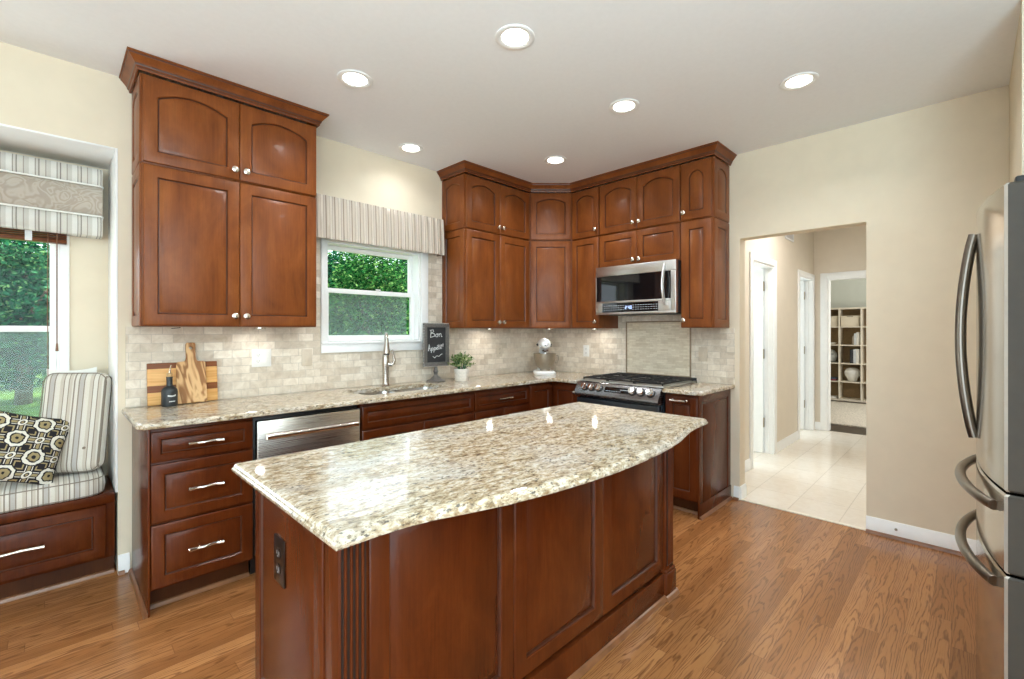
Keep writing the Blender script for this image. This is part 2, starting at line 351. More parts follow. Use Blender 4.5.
# ------------------------------------------------------------------ mesh helpers
class MB:
    def __init__(s): s.v = []; s.f = []; s.m = []
    def add(s, verts, faces, mat=0, T=None):
        b = len(s.v)
        for p in verts:
            p = Vector(p); s.v.append(T @ p if T is not None else p)
        for i, f in enumerate(faces):
            s.f.append(tuple(b+k for k in f)); s.m.append(mat[i] if isinstance(mat, list) else mat)
        return s
    def box(s, x0, x1, y0, y1, z0, z1, c=0, mat=0, T=None):
        x0, x1 = min(x0, x1), max(x0, x1); y0, y1 = min(y0, y1), max(y0, y1); z0, z1 = min(z0, z1), max(z0, z1)
        if c <= 0:
            v = [(x, y, z) for z in (z0, z1) for y in (y0, y1) for x in (x0, x1)]
            return s.add(v, [(0, 2, 3, 1), (4, 5, 7, 6), (0, 1, 5, 4), (2, 6, 7, 3), (0, 4, 6, 2), (1, 3, 7, 5)], mat, T)
        bm = bmesh.new(); bmesh.ops.create_cube(bm, size=1)
        for q in bm.verts:
            q.co = Vector(((x0+x1)/2+q.co.x*(x1-x0), (y0+y1)/2+q.co.y*(y1-y0), (z0+z1)/2+q.co.z*(z1-z0)))
        c = min(c, .45*min(x1-x0, y1-y0, z1-z0))
        bmesh.ops.bevel(bm, geom=bm.edges[:], offset=c, segments=2, affect='EDGES', profile=.5)
        s.frombm(bm, mat, T); bm.free(); return s
    def frombm(s, bm, mat=0, T=None):
        bm.verts.ensure_lookup_table(); bm.verts.index_update()
        s.add([v.co.copy() for v in bm.verts], [tuple(v.index for v in f.verts) for f in bm.faces], mat, T)
    def loft(s, rings, mat=0, closed=True, cap=(True, True), T=None):
        n = len(rings[0]); v = [p for r in rings for p in r]; f = []; mm = []
        for i in range(len(rings)-1):
            for j in range(n if closed else n-1):
                k = (j+1) % n
                f.append((i*n+j, i*n+k, (i+1)*n+k, (i+1)*n+j)); mm.append(mat[i] if isinstance(mat, list) else mat)
        m0 = mat[0] if isinstance(mat, list) else mat; m1 = mat[-1] if isinstance(mat, list) else mat
        if cap[0]: f.append(tuple(range(n-1, -1, -1))); mm.append(m0)
        if cap[1]: f.append(tuple((len(rings)-1)*n+j for j in range(n))); mm.append(m1)
        return s.add(v, f, mm, T)
    def lathe(s, prof, n=24, T=None, mat=0):
        prof = [(max(r, 1e-4), z) for r, z in prof]
        return s.loft([[(r*math.cos(2*PI*j/n), r*math.sin(2*PI*j/n), z) for j in range(n)] for r, z in prof], mat, T=T)
    def tube(s, pts, rad, n=10, T=None, mat=0, flat=None):
        pts = [Vector(p) for p in pts]; rings = []
        rad = rad if isinstance(rad, (list, tuple)) else [rad]*len(pts)
        up = None
        for i, p in enumerate(pts):
            d = (pts[min(i+1, len(pts)-1)]-pts[max(i-1, 0)]).normalized()
            if up is None: up = Vector((0, 0, 1)) if abs(d.z) < .9 else Vector((1, 0, 0))
            a = d.cross(up)
            if a.length < 1e-4: a = d.orthogonal()
            a.normalize(); b = a.cross(d).normalized(); up = b
            fa, fb = (1, 1) if not flat else flat
            rings.append([p+a*math.cos(2*PI*j/n)*rad[i]*fa+b*math.sin(2*PI*j/n)*rad[i]*fb for j in range(n)])
        return s.loft(rings, mat, T=T)
    def prism(s, poly, z0, z1, mat=0, T=None):
        n = len(poly)
        return s.loft([[(x, y, z0) for x, y in poly], [(x, y, z1) for x, y in poly]], mat, T=T)
    def build(s, name, mats, parent=None, loc=None, rot=None, smooth=35):
        me = bpy.data.meshes.new(name); me.from_pydata([tuple(v) for v in s.v], [], s.f)
        for m in (mats if isinstance(mats, (list, tuple)) else [mats]): me.materials.append(m)
        for p, mi in zip(me.polygons, s.m): p.material_index = mi
        bm = bmesh.new(); bm.from_mesh(me); bmesh.ops.recalc_face_normals(bm, faces=bm.faces[:]); bm.to_mesh(me); bm.free()
        if smooth:
            me.polygons.foreach_set('use_smooth', [True]*len(me.polygons)); me.set_sharp_from_angle(angle=R(smooth))
        o = bpy.data.objects.new(name, me); COL.objects.link(o)
        if parent: o.parent = parent
        if loc: o.location = loc
        if rot: o.rotation_euler = rot
        return o
def tag(o, label, cat, group=None, kind=None):
    o['label'] = label; o['category'] = cat
    if group: o['group'] = group
    if kind: o['kind'] = kind
    return o
def thing(name, label, cat, loc=(0, 0, 0), rz=0, group=None, kind=None, rot=None):
    o = bpy.data.objects.new(name, None); COL.objects.link(o); o.empty_display_size = .1
    o.location = loc; o.rotation_euler = rot or (0, 0, rz)
    return tag(o, label, cat, group, kind)
def struct(name, mb, mats, label=None, cat=None, **kw):
    o = mb.build(name, mats, **kw); o['kind'] = 'structure'
    if label: o['label'] = label; o['category'] = cat or name.split('_')[0]
    return o
def offset_poly(pts, d):
    """shrink a CCW polygon by d (negative grows)"""
    n = len(pts); out = []
    for i in range(n):
        p0, p1, p2 = Vector(pts[i-1]), Vector(pts[i]), Vector(pts[(i+1) % n])
        e1 = (p1-p0).normalized(); e2 = (p2-p1).normalized()
        n1 = Vector((-e1.y, e1.x)); n2 = Vector((-e2.y, e2.x))
        b = n1+n2; k = d/max(.3, (1+n1.dot(n2)))
        out.append((p1.x+b.x*k, p1.y+b.y*k))
    return out
def slab(outer, holes, prof, hprof):
    """stone slab: outer CCW polygon with edge profile [(inset, z)...] from bottom to top, holes CW likewise."""
    bm = bmesh.new()
    def rings(poly, pr, sgn):
        rs = []
        for ins, z in pr: rs.append([bm.verts.new((x, y, z)) for x, y in (offset_poly(poly, ins*sgn) if ins else poly)])
        for a, b in zip(rs, rs[1:]):
            for j in range(len(poly)):
                k = (j+1) % len(poly); bm.faces.new((a[j], a[k], b[k], b[j]))
        return rs[0], rs[-1]
    bots, tops = [], []
    a, b = rings(outer, prof, 1); bots.append(a); tops.append(b)
    for h in holes:
        a, b = rings(h, hprof, -1); bots.append(a); tops.append(b)
    bm.edges.index_update()
    for grp in (bots, tops):
        es = []
        for r in grp:
            for j in range(len(r)):
                e = bm.edges.get((r[j], r[(j+1) % len(r)])); es.append(e)
        bmesh.ops.triangle_fill(bm, edges=es, use_beauty=True, use_dissolve=False)
    mb = MB(); mb.frombm(bm); bm.free(); return mb

# ---- cabinet doors: local frame x across, z up, front at -y
def panel_door(mb, x0, x1, z0, z1, yf, t=.02, rail=.058, arch=0, raise_=.02, top=None, T=None, gd=.0095):
    K = 13 if arch else 2
    top = rail if top is None else top
    def open_loop(i):
        a0, a1, b0, bt = x0+rail+i, x1-rail-i, z0+rail+i, z1-top-i
        ps = [(a0, b0), (a1, b0)]
        for k in range(K):
            u = 1-k/(K-1); x = a0+(a1-a0)*u; q = abs(2*u-1)
            ps.append((x, bt-arch*(q*q if arch < .22*(a1-a0) else .35*q*q+.65*(1-math.sqrt(max(0, 1-q*q))))))
        return ps
    def outer_loop(i):
        ps = [(x0+i, z0+i), (x1-i, z0+i)]
        for k in range(K):
            u = 1-k/(K-1); ps.append((x0+i+(x1-x0-2*i)*u, z1-i))
        return ps
    L = [(outer_loop(0), t), (outer_loop(0), .005), (outer_loop(.003), .0015), (outer_loop(.007), 0), (open_loop(0), 0), (open_loop(.003), .004), (open_loop(.006), gd), (open_loop(.009), gd),
         (open_loop(.0105), gd-.001), (open_loop(.0105+raise_), .0015)]
    mats = [0, 0, 0, 0, 0, 1, 1, 0, 0]
    mb.loft([[(x, yf+d, z) for x, z in ps] for ps, d in L], mats+[0], T=T)
    return mb
def knob_mesh(): return MB().lathe([(.009, 0), (.0075, .004), (.006, .012), (.009, .016), (.0175, .019), (.0195, .024), (.0175, .0295), (.011, .0325), (.0, .033)], 20, T=Matrix.Rotation(R(90), 4, 'X'))
def put_knob(door, x, z, yf):
    o = knob_mesh().build('knob', M['nickel'], door); o.location = (x, yf, z); return o
def pull_mesh(w):
    m = MB(); h = w/2
    pts = []; rad = []
    for i in range(25):
        u = i/24*2-1; pts.append((u*h, -.030-.003*math.cos(u*PI*2.0), .0012*math.sin(u*PI*1.5))); rad.append(.0072+.0018*abs(u)**3+.0007*math.sin(i*1.9))
    m.tube(pts, rad, 10)
    for sx in (-1, 1):
        m.tube([(sx*h*.86, 0, 0), (sx*h*.86, -.03, 0)], .005, 10)
        m.lathe([(.009, 0), (.009, .003), (.006, .005)], 14, T=Matrix.Translation((sx*h*.86, 0, 0)) @ Matrix.Rotation(R(90), 4, 'X'))
    return m
def put_pull(parent, x, z, yf, w=.15):
    return pull_mesh(w).build('pull_handle', M['nickel'], parent, (x, yf, z))

# ------------------------------------------------------------------ constants
H = 2.7435; ZB = 1.3646; ZS = 2.208; DU = .331
XL, XR, XC = -3.5423, -2.6405, -1.41
YE = -1.952; YM1, YM2 = -.923, -1.692
CT = .914

# ------------------------------------------------------------------ room shell
mb = MB().box(-6.6, .02, -6.8, .62, -.1, 0); struct('floor', mb, M['oak'], 'oak plank floor of the kitchen', 'floor')
mb = MB().box(.0201, 3.53, -2.95, .62, -.1, 0); struct('floor_hall', mb, M['floortile'], 'cream tile floor of the hallway', 'floor')
mb = MB().box(3.5301, 8.0, -4.6, .62, -.1, 0); struct('floor_study', mb, M['darkfloor'], 'dark floor of the room beyond the hall', 'floor')
mb = MB().box(.0, .035, -2.83, -2.026, .0002, .006, .002); struct('trim_1', mb, M['shelfwhite'], 'pale threshold strip between oak and tile', 'trim')
mb = MB().box(-6.75, 8.2, -7.0, .62, H, H+.12); struct('ceiling', mb, M['ceil'], 'flat white ceiling', 'ceiling')
# window wall (y = 0 .. .12) with sink window and bay opening left of x=-3.60
WX0, WX1, WZ0, WZ1 = -2.445, -1.635, 1.245, 2.0
NX, NZ = -3.60, 2.347
mb = MB()
mb.box(NX, WX0, 0, .14, 0, H); mb.box(WX1, .12, 0, .14, 0, H); mb.box(WX0, WX1, 0, .14, 0, WZ0); mb.box(WX0, WX1, 0, .14, WZ1, H)
mb.box(-5.35, NX, 0, .14, NZ, H); mb.box(-6.6, -5.35, 0, .14, 0, H)
struct('wall_back', mb, M['wall'], 'beige wall with the sink window', 'wall')
# bay of the window seat
ND = .45; BX0, BX1, BZ0, BZ1 = -4.95, -3.825, .72, 2.22
mb = MB()
mb.box(NX, NX+.12, .1401, ND+.1, 0, NZ+.1); mb.box(-5.47, -5.35, .1401, ND+.1, 0, NZ+.1)
mb.box(BX1, NX, ND, ND+.1, 0, NZ+.1); mb.box(-5.35, BX0, ND, ND+.1, 0, NZ+.1); mb.box(BX0, BX1, ND, ND+.1, 0, BZ0); mb.box(BX0, BX1, ND, ND+.1, BZ1, NZ+.1)
struct('wall_bay', mb, M['wall'], 'beige wall of the window bay', 'wall')
mb = MB().box(-5.35, NX, .1401, ND, NZ, NZ+.1); struct('ceiling_bay', mb, M['ceil'], 'white soffit above the window seat', 'ceiling')
mb = MB().box(-5.349, NX-.0105, -.002, ND-.0005, NZ-.010, NZ-.0005, .001).box(NX-.010, NX-.0005, -.002, ND-.0005, .453, NZ-.0005, .001)  # added liner; its white on the right jamb stands in for window light
struct('trim_2', mb, M['white'], 'white soffit lining of the window bay, right side whitened for window light', 'trim')
# range wall (x = 0 .. .12)
YO1, YO2, ZH = -2.026, -2.83, 2.073
mb = MB().box(0, .12, YO1, -.0001, 0, H).box(0, .12, YO2, YO1, ZH, H).box(0, .12, -3.481, YO2, 0, H)
struct('wall_right', mb, M['wall'], 'beige wall with the hallway opening', 'wall')
# fridge wall
mb = MB().box(-.97, .12, -4.35, -3.4812, 0, H).box(-2.4, -.9701, -4.45, -4.3501, 0, H)
struct('wall_fridge', mb, M['wall'], 'beige wall behind the refrigerator', 'wall')
# far walls of the open room behind the camera, with window openings
mb = MB().box(-6.72, -6.6, -6.8, -6.05, 0, H).box(-6.72, -6.6, -2.35, .14, 0, H).box(-6.72, -6.6, -6.05, -2.35, 0, .3).box(-6.72, -6.6, -6.05, -2.35, 2.4, H)
struct('wall_left', mb, M['wall'], 'beige wall with tall windows on the left', 'wall')
mb = MB().box(-6.72, -5.85, -6.92, -6.8, 0, H).box(-1.95, .12, -6.92, -6.8, 0, H).box(-5.85, -1.95, -6.92, -6.8, 0, .3).box(-5.85, -1.95, -6.92, -6.8, 2.4, H)
struct('wall_front', mb, M['wall'], 'beige wall with tall windows behind', 'wall')
mb = MB().box(-2.4, -2.3, -6.8, -4.4501, 0, H); struct('wall_side', mb, M['wall'], 'beige partition wall', 'wall')
# hallway
HY = -1.80; XE = 3.51
D1a, D1b, D2a, D2b = 1.00, 1.70, 2.735, 3.42; DZ = 2.04
mb = MB().box(.1201, D1a, HY, HY+.11, 0, H).box(D1b, D2a, HY, HY+.11, 0, H).box(D2b, XE, HY, HY+.11, 0, H).box(D1a, D1b, HY, HY+.11, DZ, H).box(D2a, D2b, HY, HY+.11, DZ, H)
struct('wall_hall', mb, M['hall_wall'], 'tan hallway wall with two doorways', 'wall')
EY1, EY2 = -1.955, -2.80
mb = MB().box(XE, XE+.12, EY1, .5, 0, H).box(XE, XE+.12, EY2, EY1, DZ, H).box(XE, XE+.12, -4.6, EY2, 0, H)
struct('wall_hall_end', mb, M['hall_wall'], 'tan wall at the end of the hallway', 'wall')
mb = MB().box(.1201, XE, -3.02, -2.9, 0, H); struct('wall_hall_right', mb, M['hall_wall'], 'tan right wall of the hallway', 'wall')
mb = MB().box(.1201, XE, -.38, -.28, 0, H); struct('wall_side_room', mb, M['white'], 'white wall of the side rooms', 'wall')
mb = MB().box(2.2, 2.3, -.3801, HY+.1101, 0, H); struct('wall_side_partition', mb, M['white'], 'white partition between the side rooms', 'wall')
mb = MB().box(7.32, 7.44, -4.6, .5, 0, H).box(XE+.1201, 7.32, .38, .5, 0, H).box(XE+.1201, 7.32, -4.72, -4.6, 0, H)
struct('wall_study', mb, M['green_wall'], 'pale grey green walls of the room beyond', 'wall')

# baseboards
def baseboard(mb, p0, p1, nrm, h=.105):
    """run from p0 to p1 with outward normal nrm"""
    p0, p1, nrm = Vector(p0), Vector(p1), Vector(nrm)
    prof = [(.0005, .0005), (.014, .0005), (.014, h-.028), (.011, h-.022), (.011, h-.012), (.006, h), (.0005, h)]
    mb.loft([[(p.x+nrm.x*a, p.y+nrm.y*a, z) for a, z in prof] for p in (p0, p1)])
def shoe(mb, p0, p1, nrm, off=.0005, h=.02):
    p0, p1, nrm = Vector(p0), Vector(p1), Vector(nrm)
    prof = [(off, .0005), (off+.016, .0005), (off+.0145, .009), (off+.009, h-.003), (off, h)]
    mb.loft([[(p.x+nrm.x*a, p.y+nrm.y*a, z) for a, z in prof] for p in (p0, p1)])
mb = MB(); baseboard(mb, (0, YO2), (0, -3.47), (-1, 0)); b = struct('baseboard_right', mb, M['white'], 'white baseboard right of the hallway opening', 'baseboard')
m2 = MB(); shoe(m2, (0, YO2), (0, -3.46), (-1, 0), .0145); m2.build('shoe_moulding', M['shoe'], b)
ds = MB().lathe([(.008, 0), (.008, .004), (.005, .006), (.003, .012), (0, .013)], 14, T=Matrix.Rotation(R(-90), 4, 'Y')); ds.build('door_stop', M['brass'], b, (-.0142, -2.985, .062))
mb = MB(); baseboard(mb, (0, YO1), (0, -1.985), (-1, 0)); baseboard(mb, (0, YO1), (.12, YO1), (0, -1)); b = struct('baseboard_opening', mb, M['white'], 'short white baseboard left of the hallway opening', 'baseboard')
m2 = MB(); shoe(m2, (0, YO1), (0, -1.985), (-1, 0), .0145); m2.build('shoe_moulding', M['shoe'], b)
mb = MB(); baseboard(mb, (NX, 0), (XL-.008, 0), (0, -1)); b = struct('baseboard_back', mb, M['white'], 'small piece of white baseboard between bench and drawers', 'baseboard')
m2 = MB(); shoe(m2, (NX, 0), (XL-.03, 0), (0, -1), .0145); m2.build('shoe_moulding', M['shoe'], b)
mb = MB(); baseboard(mb, (.13, HY), (D1a-.07, HY), (0, -1)); baseboard(mb, (D1b+.075, HY), (D2a-.065, HY), (0, -1)); baseboard(mb, (XE, HY-.002), (XE, EY1+.078), (-1, 0))
struct('baseboard_hall', mb, M['white'], 'white baseboard along the hallway wall', 'baseboard')

# door casings in the hall
def casing_run(mb, a, b, thick=.018):
    pass
mb = MB()
def door_casing(name, label, x0, x1, w=.07):
    e = thing(name, label, 'door frame', (x0, HY, 0), kind='structure')
    m = MB()
    for (xa, xb) in ((-w, 0), (x1-x0, x1-x0+w)):
        m.box(xa, xb, -.018, -.0005, .0005, DZ+w, .004)
    m.box(-.0001, x1-x0+.0001, -.018, -.0005, DZ, DZ+w, .004)
    m.build('casing', M['white'], e)
    m = MB().box(.0005, .016, -.005, .1095, .001, DZ-.0165).box(x1-x0-.016, x1-x0-.0005, -.005, .1095, .001, DZ-.0165).box(.0005, x1-x0-.0005, -.005, .1095, DZ-.016, DZ-.0005)
    m.box(x1-x0-.028, x1-x0-.0165, .04, .075, .001, DZ-.018)
    m.build('jamb', M['white'], e)
    return e
door_casing('door_1', 'white doorway casing nearest on the left hallway wall', D1a, D1b)
door_casing('door_2', 'white doorway casing at the far end of the left hallway wall', D2a, D2b, .062)
e = thing('door_3', 'white doorway casing at the hallway end, bookcase beyond', 'door frame', (XE, 0, 0), kind='structure')
w = .078
m = MB().box(-.018, -.0005, EY1, EY1+w, .0005, DZ+w, .004).box(-.018, -.0005, EY2-w, EY2, .0005, DZ+w, .004).box(-.018, -.0005, EY2, EY1, DZ, DZ+w, .004)
m.build('casing', M['white'], e)
m = MB().box(-.005, .1195, EY1-.016, EY1-.0005, .0005, DZ).box(-.005, .1195, EY2+.0005, EY2+.016, .0005, DZ).box(-.005, .1195, EY2+.016, EY1-.016, DZ-.016, DZ-.0005)
m.build('jamb', M['white'], e)
# open doors swung into the side rooms
def hall_door(name, label, hx, w, rz, hingez):
    e = thing(name, label, 'door', (hx, HY+.085, 0), rz)
    m = MB()
    panel_door(m, .004, w-.003, .012, 1.06, 0, .036, .11)
    panel_door(m, .004, w-.003, 1.06, DZ-.02, 0, .036, .11)
    m.build('leaf', [M['white'], M['white']], e)
    for z in hingez:
        h = MB().box(-.006, .008, -.002, .034, z-.052, z+.052, .002).lathe([(.006, z-.05), (.006, z+.05)], 10)
        h.build('hinge', M['brass'], e)
    k = MB().lathe([(.026, 0), (.026, .006), (.010, .010), (.010, .035), (.026, .045), (.028, .058), (.018, .068), (0, .07)], 16, T=Matrix.Translation((w-.07, 0, .96)) @ Matrix.Rotation(R(90), 4, 'X')); k.build('door_knob', M['brass'], e)
    return e
hall_door('hallway_door', 'white panelled door standing open in the first hallway doorway', D1b-.03, .66, R(97), (.34, 1.09, 1.83))
hall_door('hallway_door', 'white door ajar in the far narrow hallway doorway', D2b-.03, .39, R(100), (.35, 1.08, 1.82))
# return air vent on hall wall
e = thing('air_vent', 'white return air grille high on the hallway wall', 'vent', (2.30, HY, 2.50))
m = MB().box(-.17, .17, -.012, -.0005, -.09, -.07, .003).box(-.17, .17, -.012, -.0005, .07, .09, .003).box(-.17, -.15, -.012, -.0005, -.07, .07, .003).box(.15, .17, -.012, -.0005, -.07, .07, .003); m.build('frame', M['white'], e)
m = MB()
for k in range(9): m.box(-.15, .15, -.010, -.004, -.062+k*.0155, -.055+k*.0155)
m.build('louvres', M['tape'], e)

# ------------------------------------------------------------------ backsplash
mb = MB(); y0, y1 = -.009, -.0005
mb.box(-3.568, -2.64, y0, y1, CT, 1.3645); mb.box(-2.6399, -2.487, y0, y1, CT, 2.06); mb.box(-1.563, -1.4105, y0, y1, CT, 2.06); mb.box(-2.4869, -1.5631, y0, y1, CT, 1.178); mb.box(-1.4104, -.0095, y0, y1, CT, 1.3645)
o = struct('wall_backsplash', mb, M['tileA'], 'travertine subway tile on the sink wall', 'backsplash')
mb = MB(); mb.box(-.009, -.0005, -1.99, -1.64, CT, 1.3645); mb.box(-.009, -.0005, -1.01, -.0095, CT, 1.3645); mb.box(-.009, -.0005, -1.6399, -1.0101, CT, .94); mb.box(-.009, -.0005, -1.6399, -1.0101, 1.43, 1.49)
mb.box(-.009, -.0005, -1.69, -1.64, 1.3645, 1.49); mb.box(-.009, -.0005, -1.01, -.925, 1.3645, 1.49)
struct('wall_range_backsplash', mb, M['tileB'], 'travertine subway tile on the range wall', 'backsplash')
e = thing('accent_tile_panel', 'framed rectangle of thin mosaic tile on the wall behind the range', 'tile panel', (-.0005, -1.325, .94))
MB().box(-.0085, 0, -.302, .302, .012, .478).build('mosaic', M['mosaic'], e)
m = MB()
m.box(-.016, 0, -.3145, .3145, 0, .012, .004).box(-.016, 0, -.3145, .3145, .478, .4899, .004).box(-.016, 0, -.3145, -.302, .012, .478, .004).box(-.016, 0, .302, .3145, .012, .478, .004)
m.build('pencil_border', M['pencil'], e)

# ------------------------------------------------------------------ windows
def sash(e, x0, x1, z0, z1, y0, st, rb, rt, t=.03):
    m = MB().box(x0, x0+st, y0, y0+t, z0, z1, .003).box(x1-st, x1, y0, y0+t, z0, z1, .003).box(x0+st, x1-st, y0, y0+t, z0, z0+rb, .003).box(x0+st, x1-st, y0, y0+t, z1-rt, z1, .003)
    o = m.build('sash', M['white'], e)
    g = MB().box(x0+st-.002, x1-st+.002, y0+t*.45, y0+t*.6, z0+rb-.002, z1-rt+.002); g.build('pane', M['glass'], o)
    return o
e = thing('window_1', 'white double hung window above the sink', 'window', kind='structure')
m = MB().box(-2.485, WX0, -.022, -.0005, 1.262, 2.03, .003).box(WX1, -1.565, -.022, -.0005, 1.262, 2.03, .003).box(WX0, WX1, -.022, -.0005, WZ1, 2.03, .003)
m.box(-2.485, -1.565, -.020, -.0005, 1.18, 1.245, .003); m.build('casing', M['white'], e)
MB().box(-2.485, -1.565, -.035, .055, 1.2451, 1.2615, .004).build('sill', M['white'], e)
m = MB().box(WX0+.0005, WX0+.014, 0, .135, 1.262, WZ1-.0005).box(WX1-.02, WX1-.0005, 0, .135, 1.262, WZ1-.0005).box(WX0+.014, WX1-.02, 0, .135, WZ1-.015, WZ1-.0005); m.build('jamb', M['white'], e)
sash(e, WX0+.0145, WX1-.0205, 1.262, 1.662, .056, .032, .045, .035)
sash(e, WX0+.0145, WX1-.0205, 1.630, 1.984, .089, .03, .035, .032)
MB().box(WX0+.05, WX1-.055, .124, .126, 1.27, 1.64).build('insect_screen', M['screen'], e)
m = MB().box(-2.02, -1.98, .043, .0555, 1.664, 1.674, .003); m.build('sash_lock', M['white'], e)

e = thing('window_2', 'white double hung window behind the window seat', 'window', kind='structure')
m = MB().box(BX1, BX1+.042, ND-.018, ND-.0005, BZ0-.06, BZ1+.055, .003).box(BX0-.055, BX0, ND-.018, ND-.0005, BZ0-.06, BZ1+.055, .003).box(BX0, BX1, ND-.018, ND-.0005, BZ1, BZ1+.055, .003).box(BX0, BX1, ND-.018, ND-.0005, BZ0-.06, BZ0, .003); m.build('casing', M['white'], e)
m = MB().box(BX0+.0005, BX0+.012, ND, ND+.095, BZ0+.0005, BZ1).box(BX1-.012, BX1-.0005, ND, ND+.095, BZ0+.0005, BZ1).box(BX0+.012, BX1-.012, ND, ND+.095, BZ1-.012, BZ1-.0005).box(BX0+.012, BX1-.012, ND, ND+.095, BZ0+.0005, BZ0+.012); m.build('jamb', M['white'], e)
sash(e, BX0+.0125, BX1-.0125, BZ0+.0125, 1.37, ND+.02, .03, .045, .035)
sash(e, BX0+.0125, BX1-.0125, 1.335, BZ1-.0125, ND+.053, .028, .035, .032)
MB().box(BX0+.04, BX1-.04, ND+.087, ND+.089, BZ0+.03, 1.35).build('insect_screen', M['screen'], e)

# ------------------------------------------------------------------ wall cabinets
def carcass(w, d, h, frame=.0, bottom=True):
    return MB().box(0, w, -d, 0, 0, h, .002)
def wall_cab(name, label, loc, rz, w, h, doors, arch=0, d=DU-.02, rail=.058, side=None, group='wall cabinets', gapb=.006, gapt=.008, knobz=.055, fr=.004, mat='cherry', top=None, noknob=False, knob_in=.028):
    e = thing(name, label, 'cabinet', loc, rz, group)
    MB().box(0.0005, w-.0005, -d, -.0005, .0005, h-.0005, .002).build('body', M[mat], e)
    n = doors if isinstance(doors, int) else len(doors)
    dw = (w-fr*2)/n
    for i in range(n):
        a = fr+i*dw+.0015; b = fr+(i+1)*dw-.0015
        m = MB(); panel_door(m, a, b, gapb, h-gapt, -d-.0205, arch=arch, rail=rail, top=top)
        dr = m.build('door', [M[mat], M['glaze']], e)
        if noknob: continue
        if n == 2: kx = b-knob_in if i == 0 else a+knob_in
        else: kx = a+knob_in if doors == 1 and side == 'kl' else b-knob_in
        put_knob(dr, kx, gapb+knobz, -d-.0205)
    return e
def side_panel(e, xs, y0, y1, z0, z1, arch=0, sgn=-1, rail=.05, t=.009, mat='cherry'):
    """raised side panel of a cabinet: sgn -1 = on the low-x side facing -x"""
    m = MB()
    # local: door u along depth
    if sgn < 0: T = Matrix.Translation((xs, 0, 0)) @ Matrix.Rotation(R(-90), 4, 'Z')     # door x-> -y ; front(-y) -> -x
    else: T = Matrix.Translation((xs, 0, 0)) @ Matrix.Rotation(R(90), 4, 'Z')
    if sgn < 0: panel_door(m, -y1, -y0, z0, z1, -t, t, rail=rail, arch=arch, T=T)
    else: panel_door(m, y0, y1, z0, z1, -t, t, rail=rail, arch=arch, T=T)
    return m.build('side_panel', [M[mat], M['glaze']], e)
UH = 2.668-ZS
G = 'wall cabinets'
SPX = .0095
e = wall_cab('wall_cabinet', 'large two-door cherry wall cabinet left of the sink window, above the cutting boards', (XL+SPX, 0, ZB), 0, XR-XL-SPX, ZS-ZB, 2)
side_panel(e, -.0001, -DU+.021, -.001, .0005, ZS-ZB-.004, rail=.055)
hk = MB().tube([(.16+.02*math.cos(a/10*PI*2), -.22+.012*math.sin(a/10*PI*2), -.004-.006*abs(math.sin(a/10*PI))) for a in range(11)], .0018, 6); hk.build('wire_clip', M['black'], e)
e = wall_cab('wall_cabinet', 'arched two-door upper cabinet touching the ceiling left of the sink window', (XL+SPX, 0, ZS), 0, XR-XL-SPX, UH, 2, arch=.044, knobz=.05)
side_panel(e, -.0001, -DU+.021, -.001, .004, UH, arch=.03, rail=.055)
wA = -.61-XC-SPX
e = wall_cab('wall_cabinet', 'tall two-door wall cabinet right of the sink window, beside the chalkboard sign', (XC+SPX, 0, ZB), 0, wA, ZS-ZB, 2, knobz=.05)
side_panel(e, -.0001, -DU+.021, -.001, .0005, ZS-ZB-.004, rail=.055)
e = wall_cab('wall_cabinet', 'arched two-door upper cabinet right of the sink window, directly left of the corner', (XC+SPX, 0, ZS), 0, wA, UH, 2, arch=.040, knobz=.05)
side_panel(e, -.0001, -DU+.021, -.001, .004, UH, arch=.03, rail=.055)
# diagonal corner
def corner_cab(label, z, h, arch, gapt=.008):
    e = thing('corner_cabinet', label, 'cabinet', (0, 0, z), 0, G)
    d = DU-.02
    poly = [(-.0005, -.0005), (-.6095, -.0005), (-.6095, -d), (-d, -.6095), (-.0005, -.6095)]
    MB().prism(poly, .0005, h-.0005).build('body', M['cherry'], e)
    a = Vector((-.6095, -d, 0)); b = Vector((-d, -.6095, 0)); L = (b-a).length
    T = Matrix.Translation(a) @ Matrix.Rotation(R(-45), 4, 'Z')
    m = MB(); panel_door(m, .018, L-.018, .006, h-gapt, -.0205, arch=arch, rail=.052, T=T)
    m.build('door', [M['cherry'], M['glaze']], e); return e
corner_cab('plain diagonal corner wall cabinet with one tall door above the stand mixer', ZB, ZS-ZB, 0)
corner_cab('arched single-door upper cabinet on the diagonal corner, at the ceiling', ZS, UH, .035)
RB = R(-90)
def wall_cab_B(label, y0, y1, z, h, doors, **kw):
    return wall_cab('wall_cabinet', label, (0, y0, z), RB, abs(y1-y0), h, doors, **kw)
wall_cab_B('narrow single-door wall cabinet between the corner and the microwave', -.61, YM1, ZB, ZS-ZB, 1, rail=.052)
wall_cab_B('narrow arched upper cabinet between the corner and the cabinet over the microwave', -.61, YM1, ZS, UH, 1, rail=.052, arch=.036)
ZM = 1.905
wall_cab_B('short two-door cabinet sitting directly on top of the microwave', YM1, YM2, ZM, ZS-ZM, 2, rail=.052, knobz=.04)
wall_cab_B('arched two-door upper cabinet above the microwave, at the ceiling', YM1, YM2, ZS, UH, 2, arch=.042, rail=.055)
wE = abs(YE-YM2)
e = wall_cab_B('slim wall cabinet right of the microwave with a panelled end', YM2, YE+.0095, ZB, ZS-ZB, 1, side='kl', rail=.062)
def end_panel_B(e, w, z0, z1, arch):
    side_panel(e, w+.0001, -DU+.021, -.001, z0, z1, arch=arch, sgn=1, rail=.06)
end_panel_B(e, wE-.0095, .0005, ZS-ZB-.004, 0)
e = wall_cab_B('slim arched upper cabinet at the right end, beside the hallway opening', YM2, YE+.0095, ZS, UH, 1, side='kl', rail=.062, arch=.05, top=.07)
